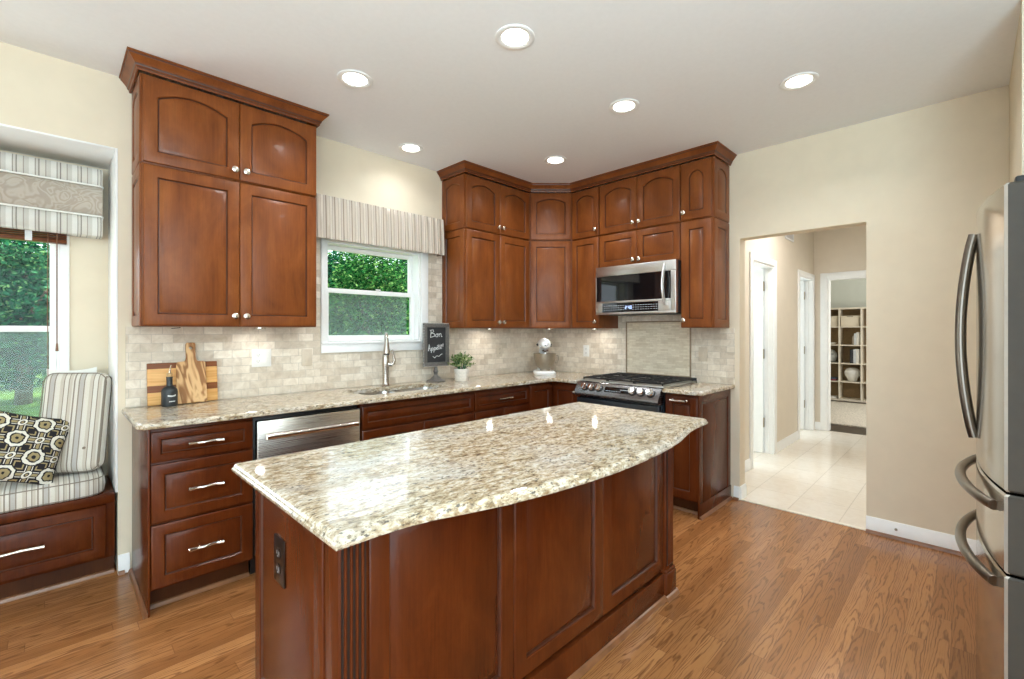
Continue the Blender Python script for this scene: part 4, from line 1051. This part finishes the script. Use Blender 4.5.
# chalkboard sign on pedestal
e = thing('chalkboard_sign', 'small framed chalkboard reading Bon Appetit on a turned pedestal', 'sign', (-1.565, -.13, CT+.0004), R(-4))
MB().lathe([(.078, 0), (.08, .006), (.07, .013), (.05, .02), (.038, .035), (.022, .048), (.014, .06), (.018, .075), (.022, .085), (.016, .1), (.012, .125), (.012, .14)], 28).build('pedestal', M['signframe'], e)
bw, bh_, z0 = .124, .36, .13
m = MB(); rail = .034
m.box(-bw, bw, -.016, .006, z0, z0+rail, .003).box(-bw, bw, -.016, .006, z0+bh_-rail, z0+bh_, .003).box(-bw, -bw+rail, -.016, .006, z0+rail, z0+bh_-rail, .003).box(bw-rail, bw, -.016, .006, z0+rail, z0+bh_-rail, .003)
f_ = m.build('frame', M['signframe'], e)
m = MB(); st = .0125
for i in range(int(2*bw/st)+1):
    for z in (z0, z0+bh_): m.box(-bw+i*st-.0035, -bw+i*st+.0035, -.018, -.009, z-.0035, z+.0035, .0015)
for i in range(1, int(bh_/st)):
    for x in (-bw, bw): m.box(x-.0035, x+.0035, -.018, -.009, z0+i*st-.0035, z0+i*st+.0035, .0015)
m.build('beaded_edge', M['frametrim'], f_)
bdp = MB().box(-bw+rail-.002, bw-rail+.002, -.008, .004, z0+rail-.002, z0+bh_-rail+.002).build('chalk_panel', M['chalkboard'], e)
# handwriting strokes in a unit grid (x 0..10, z 0..10)
WR = [
 # Bon
 [(0, 0), (.2, 2.6)], [(-.3, 2.5), (1.1, 2.7), (1.3, 2.0), (.2, 1.45)], [(.2, 1.45), (1.6, 1.3), (1.7, .3), (-.1, -.1)],
 [(2.7, 1.2), (2.1, .8), (2.3, .05), (3.0, .1), (3.2, .9), (2.7, 1.2), (3.3, 1.15)], [(3.6, 1.3), (3.7, .1)], [(3.68, .8), (4.1, 1.35), (4.5, 1.2), (4.6, .5), (4.7, .1), (5.1, .2)],
 # Appetit!
 [(-1.0, -5.2), (-.6, -2.7), (-.1, -5.1)], [(-.9, -4.3), (-.1, -4.2)],
 [(.4, -4.0), (.3, -5.9)], [(.4, -4.2), (.9, -3.95), (1.1, -4.5), (.8, -4.95), (.4, -4.8)],
 [(1.5, -3.9), (1.4, -5.8)], [(1.5, -4.1), (2.0, -3.85), (2.2, -4.4), (1.9, -4.85), (1.5, -4.7)],
 [(2.5, -4.3), (3.1, -4.15), (2.9, -3.75), (2.5, -4.1), (2.6, -4.7), (3.2, -4.6)], [(2.9, -3.4), (3.2, -3.0)],
 [(3.6, -2.8), (3.5, -4.6), (3.8, -4.6)], [(3.3, -3.5), (3.9, -3.4)], [(4.1, -3.6), (4.1, -4.5)], [(4.1, -3.1), (4.12, -3.05)],
 [(4.6, -2.7), (4.5, -4.4), (4.8, -4.4)], [(4.3, -3.3), (4.9, -3.2)], [(5.4, -2.5), (5.3, -3.8)], [(5.3, -4.3), (5.32, -4.25)],
 # flourish
 [(1.0, -7.2), (1.8, -7.8), (2.6, -7.0), (3.6, -7.3), (4.4, -6.6), (5.0, -6.4)]]
m = MB()
for st_ in WR:
    pts = []
    for a, b in zip(st_, st_[1:]):
        for k in range(3): pts.append((a[0]+(b[0]-a[0])*k/3, a[1]+(b[1]-a[1])*k/3))
    pts.append(st_[-1])
    m.tube([(-.056+x*.0225, -.0086, z0+.245+z*.0225) for x, z in pts], .0020, 6, flat=(1, 1))
m.build('chalk_writing', M['chalk'], bdp)

# potted plant
e = thing('potted_plant', 'small leafy green plant in a ribbed white pot beside the chalkboard sign', 'plant', (-1.372, -.235, CT+.0004))
m = MB().lathe([(.052, 0), (.055, .004), (.056, .02), (.0585, .024), (.0575, .04), (.0605, .045), (.0595, .06), (.063, .066), (.062, .085), (.065, .09), (.064, .104), (.060, .104), (.058, .09), (0, .088)], 28); p = m.build('pot', M['pot'], e)
MB().lathe([(.057, .0885), (.03, .094), (0, .095)], 20).build('soil', M['soil'], p)
rr = random.Random(11); m = MB(); stm = MB()
for i in range(64):
    a = rr.random()*2*PI; sp = rr.random()**.6; top_ = Vector((math.cos(a)*.125*sp, math.sin(a)*.10*sp, .145+.085*(1-sp*.75)+rr.random()*.02-.05*(sp > .85)))
    base_ = Vector((math.cos(a)*.02, math.sin(a)*.02, .092)); mid = base_.lerp(top_, .5)+Vector((0, 0, .02))
    pts = [base_, mid, top_]; stm.tube(pts, .0012, 5)
    for q in range(7):
        t_ = .35+.65*q/6; c = (base_.lerp(mid, t_*2) if t_ < .5 else mid.lerp(top_, t_*2-1))
        d = Vector((rr.uniform(-1, 1), rr.uniform(-1, 1), rr.uniform(-.1, .9))).normalized(); L = rr.uniform(.022, .036)
        sd = d.cross(Vector((0, 0, 1)) if abs(d.z) < .9 else Vector((1, 0, 0))).normalized()*L*.28; up_ = sd.cross(d).normalized()*.003
        m.add([c, c+d*L*.5+sd, c+d*L, c+d*L*.5-sd, c+d*L*.5+up_], [(0, 1, 4), (1, 2, 4), (2, 3, 4), (3, 0, 4)])
fo = m.build('foliage', M['potleaf'], e, smooth=0); stm.build('stems', M['leaf_dark'], fo)

# stand mixer
e = thing('stand_mixer', 'white stand mixer with a steel bowl in the counter corner', 'mixer', (-.40, -.33, CT+.0004), R(-42))
# local: head points to -y (towards the room)
base = rrect(-.105, .105, -.13, .16, .075, 6)
m = MB().loft([[(x, y, 0) for x, y in offset_poly(base, .004)], [(x, y, .006) for x, y in base], [(x, y, .022) for x, y in base], [(x, y, .032) for x, y in offset_poly(base, .012)], [(x, y, .036) for x, y in offset_poly(base, .022)]]); m.build('base', M['enamel'], e)
m = MB()
rings = []
for z, rx, ry, cy in ((.034, .062, .05, .115), (.08, .052, .045, .118), (.15, .046, .042, .115), (.215, .046, .048, .108), (.245, .044, .05, .10)):
    rings.append([(rx*math.cos(2*PI*i/20), cy+ry*math.sin(2*PI*i/20), z) for i in range(20)])
m.loft(rings); m.build('column', M['enamel'], e)
rings = []
for y, rx, rz_ in ((.17, .012, .012), (.163, .045, .04), (.14, .056, .049), (.08, .060, .055), (0, .060, .055), (-.06, .057, .052), (-.105, .050, .045), (-.128, .040, .036), (-.137, .02, .018)):
    rings.append([(rx*math.cos(2*PI*i/24), y, .298+rz_*math.sin(2*PI*i/24)) for i in range(24)])
hd = MB().loft(rings).build('head', M['enamel'], e)
MB().lathe([(.018, 0), (.018, .004), (.009, .006), (.008, .010), (0, .010)], 20, T=Matrix.Translation((0, -.1365, .298)) @ Matrix.Rotation(R(90), 4, 'X')).build('hub_cap', M['chrome'], hd)
ringt = [(.0665*math.cos(2*PI*i/24), -.0, .290+.0605*math.sin(2*PI*i/24)) for i in range(24)]
MB().box(-.062, .062, -.09, .13, .272, .281, .002).build('trim_band', M['chrome'], hd)
for sx in (-1, 1): MB().lathe([(.010, 0), (.012, .006), (.008, .018), (0, .02)], 14, T=Matrix.Translation((sx*.058, .03, .29)) @ Matrix.Rotation(R(90*sx), 4, 'Y')).build('speed_lever', M['black'], hd)
MB().lathe([(.030, .243), (.033, .235), (.027, .225), (.012, .222), (.010, .19), (.012, .185)], 18).build('beater_shaft', M['chrome'], e, (0, -.055, 0))
MB().lathe([(.045, .036), (.05, .04), (.048, .05), (.066, .065), (.092, .10), (.106, .15), (.112, .205), (.116, .207), (.111, .207), (.104, .15), (.089, .10), (.05, .062), (0, .058)], 32).build('bowl', M['bowlsteel'], e, (0, -.03, 0))
b_ = e.children[-1]
MB().tube([(.100, 0, .18), (.135, 0, .185), (.142, 0, .15), (.128, 0, .11), (.090, 0, .115)], .006, 10).build('bowl_handle', M['bowlsteel'], b_)

# ------------------------------------------------------------------ window dressing
e = thing('window_valance', 'gathered striped fabric valance over the sink window', 'valance', (0, 0, 0))
def wavy(x0, x1, ybase, z, amp, n): return [(x0+(x1-x0)*i/n, ybase-amp*(.5+.5*math.sin((x0+(x1-x0)*i/n)/.064*2*PI)), z) for i in range(n+1)]
x0, x1, n = XR+.012, -1.468, 230
rows = []
for z, amp, yb in ((2.300, .004, -.098), (2.297, .008, -.103), (2.25, .012, -.105), (2.12, .016, -.108), (2.005, .018, -.112), (1.992, .014, -.112)):
    fr_ = wavy(x0, x1, yb, z, amp, n)
    rows.append([(x0, -.011, z)]+fr_+[(x1, -.011, z)])
bk = [[(x, min(y+.006, -.011) if 0 < i < n+2 else y, z) for i, (x, y, z) in enumerate(r)] for r in rows]
m = MB().loft([r for r in rows]+[[(x + (.004 if i == 0 else (-.004 if i == n+2 else 0)), y+.006 if 0 < i < n+2 else y, z) for i, (x, y, z) in enumerate(r)] for r in reversed(rows)], closed=False, cap=(False, False)); m.build('skirt', M['valance'], e, smooth=60)
MB().box(x0+.006, x1-.006, -.094, -.0105, 2.28, 2.298, .002).build('mounting_board', M['tape'], e)

# bay cornice (upholstered)
e = thing('window_cornice', 'padded fabric cornice with striped bands over the window seat', 'valance', (0, 0, 0))
cx0, cx1, cy = -5.2, -3.645, .30
def padded(z0, z1, bul, y0=cy):
    prof = [(ND-.0195, z0), (y0+.012, z0), (y0, z0+.012)]+[(y0-bul*math.sin(PI*k/6), z0+.012+(z1-z0-.024)*k/6) for k in range(1, 6)]+[(y0, z1-.012), (y0+.012, z1), (ND-.0195, z1)]
    m = MB(); m.loft([[(x, y, z) for y, z in prof] for x in (cx0, cx0+.008, cx1-.008, cx1)]); return m
padded(1.90, 2.012, .012).build('lower_band', M['cornice_band'], e)
padded(2.0125, 2.189, .018).build('damask_panel', M['damask'], e)
padded(2.1895, 2.292, .012).build('upper_band', M['cornice_band'], e)
m = MB()
for z in (2.0123, 2.1892): m.tube([(cx0, cy-.004, z), (cx1-.01, cy-.004, z), (cx1+.002, cy+.012, z), (cx1+.002, ND-.02, z)], .005, 8)
m.build('piping', M['white_fabric'], e)
# wood blind
e = thing('wood_blind', 'brown wood blind raised to the top of the bay window', 'blind', (0, ND-.045, 0))
m = MB()
for k in range(16): m.box(BX0+.01, BX1+.03, -.024, .024, 1.872+k*.0115, 1.878+k*.0115, .001)
m.build('slats', M['blind'], e)
MB().box(BX0+.01, BX1+.03, -.025, .025, 1.845, 1.868, .004).build('bottom_rail', M['blind'], e)
MB().box(BX0+.01, BX1+.03, -.026, .026, 2.06, 2.105, .003).build('head_rail', M['blind'], e)
m = MB().box(-3.963, -3.935, -.0275, -.0255, 1.845, 2.06).box(-4.35, -4.32, -.0275, -.0255, 1.845, 2.06); m.build('ladder_tape', M['tape'], e)
m = MB().tube([(-3.836, -.034, 2.06), (-3.836, -.034, 1.26)], .003, 6).tube([(-3.836, -.034, 1.27), (-3.836, -.034, 1.225)], [.004, .007], 8)
m.build('tilt_wand', M['cord'], e)
m = MB().tube([(-3.872, -.032, 2.06), (-3.874, -.032, 1.50), (-3.872, -.032, .95)], .0022, 6).tube([(-3.872, -.032, .95), (-3.872, -.032, .91)], [.003, .006], 8); m.build('lift_cord', M['cord'], e)

# ------------------------------------------------------------------ window seat
e = thing('storage_bench', 'cherry window seat bench with drawers in the bay', 'bench', (0, 0, 0))
bx0, bx1 = -5.345, NX-.011
MB().box(bx0, bx1, .024, ND-.002, .10, .40, .002).build('body', M['cherry_shaded'], e)
MB().box(bx0, bx1, .0, ND-.002, .4005, .452, .006).build('top', M['cherry_shaded'], e)
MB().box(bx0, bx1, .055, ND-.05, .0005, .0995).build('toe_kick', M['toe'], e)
m = MB(); shoe(m, (bx0, .055), (bx1, .055), (0, -1)); m.build('shoe_moulding', M['shoe'], e)
for a, b in ((-4.42, -3.648), (-5.20, -4.428)):
    m = MB(); panel_door(m, a, b, .115, .395, .003, rail=.05, raise_=.022); d = m.build('drawer', [M['cherry_shaded'], M['glaze']], e)
    put_pull(d, (a+b)/2, .255, .0105, .30)
# cushion
m = MB(); cz0, cz1 = .4525, .548
outl = [(-5.33, .02), (-5.33, ND-.008), (-3.66, ND-.008), (-3.648, ND-.03), (-3.648, .09), (-3.655, .055), (-3.675, .025), (-3.71, .006), (-3.76, .0), (-5.30, .0)]
outl = list(reversed(outl))
rings = [[(x, y, z) for x, y in offset_poly(outl, i)] for i, z in ((.012, cz0), (.002, cz0+.01), (-.002, cz0+.045), (.002, cz1-.012), (.012, cz1), (.03, cz1+.005), (.08, cz1+.008))]
m.loft(rings)
e = thing('seat_cushion', 'long striped box cushion on the window seat', 'cushion', (0, 0, 0))
cu = m.build('cushion', M['cushion'], e)
m = MB()
for i, z in ((.004, cz0+.008), (.004, cz1-.006)):
    ol = offset_poly(outl, i); m.tube([(x, y, z) for x, y in ol+[ol[0]]], .0028, 6)
m.build('piping', M['cushion_piping'], cu)
def pillow_mesh(w, h, t, pinch=.06, n=20, sag=0):
    m = MB()
    def P(i, j, s):
        u = 2*i/n-1; v = 2*j/n-1
        k = (max(0, 1-abs(u)**2.6)*max(0, 1-abs(v)**2.6))**.55
        ex = 1-pinch*(1-abs(v)**2)*(abs(u)**6); ez = 1-pinch*(1-abs(u)**2)*(abs(v)**6)
        return (u*w/2*ex, s*t/2*k, v*h/2*ez+sag*(1-v)*.0)
    idx = {}
    vs = []
    for s in (-1, 1):
        for i in range(n+1):
            for j in range(n+1):
                edge = i in (0, n) or j in (0, n)
                key = (i, j, 0 if edge else s)
                if key not in idx: idx[key] = len(vs); vs.append(P(i, j, s))
    fs = []
    for s in (-1, 1):
        for i in range(n):
            for j in range(n):
                q = [(i, j), (i+1, j), (i+1, j+1), (i, j+1)]
                fs.append(tuple(idx[(a, b, 0 if (a in (0, n) or b in (0, n)) else s)] for a, b in (q if s < 0 else reversed(q))))
    m.add(vs, fs); return m
def edge_piping(w, h, pinch, r, n=20):
    pts = []
    def P(u, v):
        ex = 1-pinch*(1-abs(v)**2)*(abs(u)**6); ez = 1-pinch*(1-abs(u)**2)*(abs(v)**6); return (u*w/2*ex, 0, v*h/2*ez)
    for k in range(n): pts.append(P(-1+2*k/n, -1))
    for k in range(n): pts.append(P(1, -1+2*k/n))
    for k in range(n): pts.append(P(1-2*k/n, 1))
    for k in range(n+1): pts.append(P(-1, 1-2*k/n))
    return MB().tube(pts, r, 6)
def box_pillow(w, h, t, n=16, r=.08):
    """boxed back cushion, soft rounded edges, local x width, z height, y thickness"""
    m = MB(); rings = []
    outl = rrect(-w/2, w/2, -h/2, h/2, r, 5)
    for ins, y in ((.046, -t/2-.021), (.034, -t/2-.018), (.016, -t/2-.011), (.004, -t/2), (-.004, -t/4), (-.004, t/4), (.004, t/2), (.016, t/2+.011), (.034, t/2+.018), (.046, t/2+.021)):
        rings.append([(x, y, z) for x, z in offset_poly(outl, ins)])
    m.loft(rings); return m
e = thing('back_cushion', 'tall striped cushion propped against the right side of the window bay', 'cushion', (-3.766, .195, .836), rot=(R(-7), R(2), R(-22)))
b_ = box_pillow(.27, .535, .075, r=.05).build('cushion', M['pillow_stripe'], e)
m = MB()
for y in (-.041, .041):
    ol = rrect(-.135, .135, -.2675, .2675, .05, 5); m.tube([(x, y, z) for x, z in ol+[ol[0]]], .0026, 6)
m.build('piping', M['cushion_piping'], b_)
m = MB()
for px_, pz_ in ((-.03, -.14), (.07, -.14)): m.lathe([(.008, -.002), (.007, .003), (0, .004)], 12, T=Matrix.Translation((px_, -.0585, pz_)) @ Matrix.Rotation(R(90), 4, 'X'))
m.build('tuft_button', M['cushion_piping'], b_)
tag(pillow_mesh(.215, .535, .06).build('throw_pillow', M['white_fabric'], loc=(-3.772, .392, .858), rot=(R(-3), 0, R(-4))), 'white pillow showing just behind the tall striped cushion', 'pillow')
e = thing('throw_pillow', 'black, white and gold patterned pillow lying against the striped cushion', 'pillow', (-3.966, .085, .745), rot=(R(-20), R(18), R(6)))
p_ = pillow_mesh(.32, .35, .11, .07).build('cover', M['ikat'], e)
edge_piping(.32, .35, .07, .003).build('piping', M['black'], p_)
tag(pillow_mesh(.19, .13, .05).build('throw_pillow', M['blue_fabric'], loc=(-3.955, .225, .634), rot=(R(-10), 0, R(-4))), 'pale blue pillow tucked behind the patterned pillow', 'pillow')
tag(pillow_mesh(.40, .40, .13).build('throw_pillow', M['white_fabric'], loc=(-4.262, .30, .772), rot=(R(-12), R(3), R(4))), 'white pillow at the left edge of the window seat', 'pillow')

# ------------------------------------------------------------------ recessed ceiling lights
DL = [(-2.296, -1.788, 'recessed ceiling light nearest above the island'), (-2.664, -.9, 'recessed ceiling light in front of the left cabinet crown'), (-1.909, -.286, 'recessed ceiling light above the sink window'),
      (-.934, -.912, 'recessed ceiling light in front of the corner cabinet'), (-1.335, -1.795, 'recessed ceiling light above the far end of the island'), (-.894, -2.644, 'recessed ceiling light nearest the refrigerator')]
ring_me = lens_me = None
for x, y, lb in DL:
    e = thing('recessed_light', lb, 'ceiling light', (x, y, H-.0005), 0, 'recessed ceiling lights')
    r_ = MB().lathe([(.094, 0), (.094, -.004), (.088, -.007), (.076, -.006), (.064, -.002), (.064, -.0005)], 36); rg = r_.build('trim_ring', M['white'], e)
    MB().lathe([(.0635, -.0008), (.0635, -.0030), (.04, -.0036), (0, -.0038)], 36).build('lens', M['lens'], e)
    add_light('downlight', 'AREA', (0, 0, -.012), 1.4 if y > -.5 else 5, (.93, .97, 1), size=.13, shape='DISK', spread=R(140), parent=e)
# hall and study lamps
add_light('hall_ceiling_lamp', 'AREA', (1.3, -2.5, H-.04), 15, (.97, .98, 1), size=.5, shape='DISK')
add_light('side_room_daylight', 'AREA', (1.3, -.45, 1.5), 26, DAY, (R(-90), 0, 0), 1.2, 1.5)
add_light('far_room_daylight', 'AREA', (3.05, -.45, 1.5), 16, DAY, (R(-90), 0, 0), .8, 1.5)
add_light('study_daylight', 'AREA', (5.4, -4.5, 1.5), 60, (1, .98, .94), (R(90), 0, 0), 2.2, 1.6)

# ------------------------------------------------------------------ study beyond: rug, bookcase
tag(MB().box(4.05, 6.5, -3.6, .1, .0005, .025, .01).build('area_rug', M['rug']), 'shaggy pale rug on the dark floor of the far room', 'rug')
bxx, NC, pitch = 6.9, 5, .3435
by0 = -1.8525-pitch*2    # right end
e = thing('bookcase', 'white cube bookcase against the far room wall', 'bookcase', (bxx, by0, 0.0005))
D = .36; tk = .030; Hb = tk+5*.352
m = MB().box(0, D, -.02, -.02+tk, 0, Hb).box(0, D, NC*pitch-.01, NC*pitch-.01+tk, 0, Hb)
m.build('side', M['shelfwhite'], e)
for k in range(1, NC): MB().box(.002, D-.002, k*pitch-.008, k*pitch+.008, tk, Hb-tk).build('divider', M['shelfwhite'], e)
for k in range(6): MB().box(.001, D-.001, .0101, NC*pitch-.0101, k*.352, k*.352+(.03 if k in (0, 5) else .018)).build('shelf', M['shelfwhite'], e)
MB().box(D, D+.006, -.02, NC*pitch+.02, 0, Hb).build('back_panel', M['shelfback'], e)
def cell(c, r): return Vector((bxx+.02, by0+c*pitch+.009, .0005+r*.352+(.0305 if r == 0 else .0185)))
def cbox(c, r, label, w=.29):
    p = cell(c, r); e = thing('storage_box', label, 'box', (p.x+.02, p.y+.02, p.z), 0, 'storage boxes in the bookcase')
    MB().box(0, .28, 0, w, 0, .17, .004).build('body', M['canvas'], e); MB().box(-.006, .286, -.006, w+.006, .17, .205, .004).build('lid', M['canvas'], e)
    MB().box(-.0075, -.0062, w/2-.05, w/2+.05, .182, .194).build('label_holder', M['brass'], e)
cbox(2, 4, 'cream storage box with a dark slot on the top bookcase shelf, right')
cbox(3, 4, 'cream storage box on the top bookcase shelf, left cell')
def book(c, r, off, t, h, mi, label, lean=0, d=.22):
    p = cell(c, r); e = thing('book', label, 'book', (p.x+.01, p.y+off, p.z+.0005), 0, 'books in the bookcase', rot=(R(lean), 0, 0))
    MB().box(0, d, 0, t, 0, h, .002).build('cover', BOOKS[mi], e); MB().box(.004, d+.002, .003, t-.003, .003, h-.004).build('pages', BOOKS[0], e)
book(2, 3, .02, .045, .24, 0, 'white upright book on the second shelf, rightmost')
book(2, 3, .068, .035, .22, 2, 'pale grey upright book on the second shelf beside the white one')
book(2, 3, .106, .025, .17, 4, 'short tan book on the second shelf')
book(2, 2, .02, .05, .27, 0, 'white binder on the middle shelf, rightmost')
book(2, 2, .073, .04, .27, 2, 'grey binder on the middle shelf beside the white binder')
book(2, 2, .118, .05, .26, 1, 'black binder on the middle shelf')
def flat(c, r, z, mi, label, w=.2):
    p = cell(c, r); e = thing('book', label, 'book', (p.x+.01, p.y+.04, p.z+z+.0004), 0, 'books in the bookcase'); MB().box(0, .2, 0, w, 0, .03, .002).build('cover', BOOKS[mi], e)
flat(3, 1, 0, 3, 'red book lying flat on the left of the fourth shelf'); flat(3, 1, .031, 5, 'slate blue book lying on top of the red book')
flat(3, 0, 0, 0, 'white book lying flat on the bottom shelf', .22)
p = cell(2, 1); tag(MB().lathe([(.06, 0), (.07, .01), (.09, .06), (.125, .13), (.13, .18), (.10, .235), (.05, .26), (0, .265)], 24).build('ceramic_vase', M['ceramic'], loc=(p.x+.17, p.y+.15, p.z+.0004)), 'large white rounded jar on the fourth bookcase shelf', 'vase')
p = cell(3, 2); tag(MB().lathe([(.05, 0), (.09, .03), (.115, .11), (.105, .18), (.06, .24), (.03, .25), (0, .25)], 24).build('ceramic_vase', BOOKS[2], loc=(p.x+.18, p.y+.165, p.z+.0004)), 'round grey vase on the middle bookcase shelf', 'vase')
p = cell(3, 3); tag(MB().lathe([(.02, 0), (.05, .004), (.07, .04), (.066, .04), (.045, .01), (0, .008)], 20).build('small_dish', M['ceramic'], loc=(p.x+.12, p.y+.12, p.z+.0004)), 'small white dish on the second bookcase shelf', 'dish')

# ------------------------------------------------------------------ outdoors
GZ = -.55
mb = MB(); rr = random.Random(2)
n = 24
vs = [(-30+60*i/n, .75+32*j/n, GZ+(.25*math.sin(i*1.3)*math.sin(j*.9) if j > 3 else 0)+.02*j) for j in range(n+1) for i in range(n+1)]
mb.add(vs, [(j*(n+1)+i, j*(n+1)+i+1, (j+1)*(n+1)+i+1, (j+1)*(n+1)+i) for j in range(n) for i in range(n)])
o = mb.build('lawn', M['grass']); tag(o, 'sunlit green lawn outside the windows', 'lawn', kind='structure')
def tree(x, y, rx, rz, zc, leaf, label, nleaf=6000, size=.11, name='leafy_tree', seed=1, trunk=True, hang=1.0):
    rr = random.Random(seed); e = thing(name, label, 'tree' if name == 'leafy_tree' else 'shrub', (x, y, GZ), 0, 'trees outside the windows')
    m = MB()
    # crown of several lobes
    lobes = [(Vector((rr.uniform(-.55, .55)*rx, rr.uniform(-.5, .5)*rx, zc-GZ+rr.uniform(-.55, .55)*rz)), rr.uniform(.45, .7)) for _ in range(11)]+[(Vector((0, 0, zc-GZ)), .75)]
    for i in range(nleaf):
        c, k = rr.choice(lobes)
        d = Vector((rr.gauss(0, 1), rr.gauss(0, 1), rr.gauss(0, 1))).normalized()*(rr.random()**.35)
        p = c+Vector((d.x*rx*k, d.y*rx*k, d.z*rz*k))
        if p.z < .02: continue
        a = Vector((rr.gauss(0, 1), rr.gauss(0, 1), rr.gauss(0, .6))).normalized(); b = a.orthogonal().normalized(); b = Matrix.Rotation(rr.random()*2*PI, 3, a) @ b
        s = size*rr.uniform(.6, 1.3)
        m.add([p-a*s, p+b*s*.45, p+a*s, p-b*s*.45], [(0, 1, 2, 3)])
    m.build('foliage', leaf, e, smooth=0)
    if trunk:
        t = MB().tube([(0, 0, -.05), (.05, .02, (zc-GZ)*.4), (-.05, .05, (zc-GZ)*.8), (.08, 0, zc-GZ+rz*.4)], [rx*.10, rx*.085, rx*.06, rx*.03], 10)
        for k in range(5):
            a = k*1.3; t.tube([(0, .03, (zc-GZ)*(.5+.08*k)), (math.cos(a)*rx*.5, math.sin(a)*rx*.5, (zc-GZ)*(.8+.08*k))], [rx*.035, rx*.015], 7)
        t.build('trunk', M['bark'], e)
    return e
tree(2.6, 9.0, 1.6, 1.95, 2.15, M['leaf'], 'bright green tree with a pale trunk seen in the middle of the sink window', 17000, .062, seed=3)
tree(3.2, 14.4, 2.0, 2.5, 2.5, M['leaf_dark'], 'darker green tree standing behind the bright one in the sink window', 16000, .10, seed=4)
tree(8.3, 14.4, 2.0, 2.5, 2.5, M['leaf_dark'], 'large tree farthest right behind the sink window', 7000, .18, seed=14)
tree(.1, 4.9, .95, .7, .15, M['leaf_dark'], 'dense dark shrub low at the left of the sink window', 14000, .05, 'garden_shrub', 6, trunk=False)
tree(2.6, 5.1, .95, .75, .2, M['leaf'], 'bushy lighter shrub low at the right of the sink window', 14000, .05, 'garden_shrub', 7, trunk=False)
tree(-4.3, 11.5, 1.6, 1.9, 1.9, M['leaf_dark'], 'dark bluish tree seen through the bay window', 26000, .062, seed=8)
tree(-8.6, 11.5, 1.6, 1.9, 1.9, M['leaf'], 'sunlit tree beyond the left of the bay window', 8000, .13, seed=9)
tree(-4.6, 17.2, 2.1, 2.6, 2.2, M['leaf'], 'large tree far behind the bluish one in the bay window', 14000, .11, seed=10)
tree(-.8, 9.6, 1.1, 1.7, 1.7, M['leaf_dark'], 'slim dark tree between the views of the two windows', 7000, .13, seed=12)
tree(-10.2, 17.4, 2.1, 2.6, 2.2, M['leaf_dark'], 'large dark tree far behind the sunlit one', 7000, .18, seed=13)

hd_ = MB(); rr = random.Random(21)
for i in range(22000):
    p = Vector((rr.uniform(-26, 26), 27+rr.gauss(0, .7), 0)); hq = rr.random(); p.z = -.5+(3.2+.5*math.sin(p.x*.9))*hq**1.1
    a = Vector((rr.gauss(0, 1), rr.gauss(0, 1), rr.gauss(0, .6))).normalized(); b = a.orthogonal().normalized(); q = .24*rr.uniform(.6, 1.3)
    hd_.add([p-a*q, p+b*q*.5, p+a*q, p-b*q*.5], [(0, 1, 2, 3)])
tag(hd_.build('hedge', M['leaf_dark'], smooth=0), 'long dark hedge closing the far end of the lawn', 'hedge', kind='stuff')
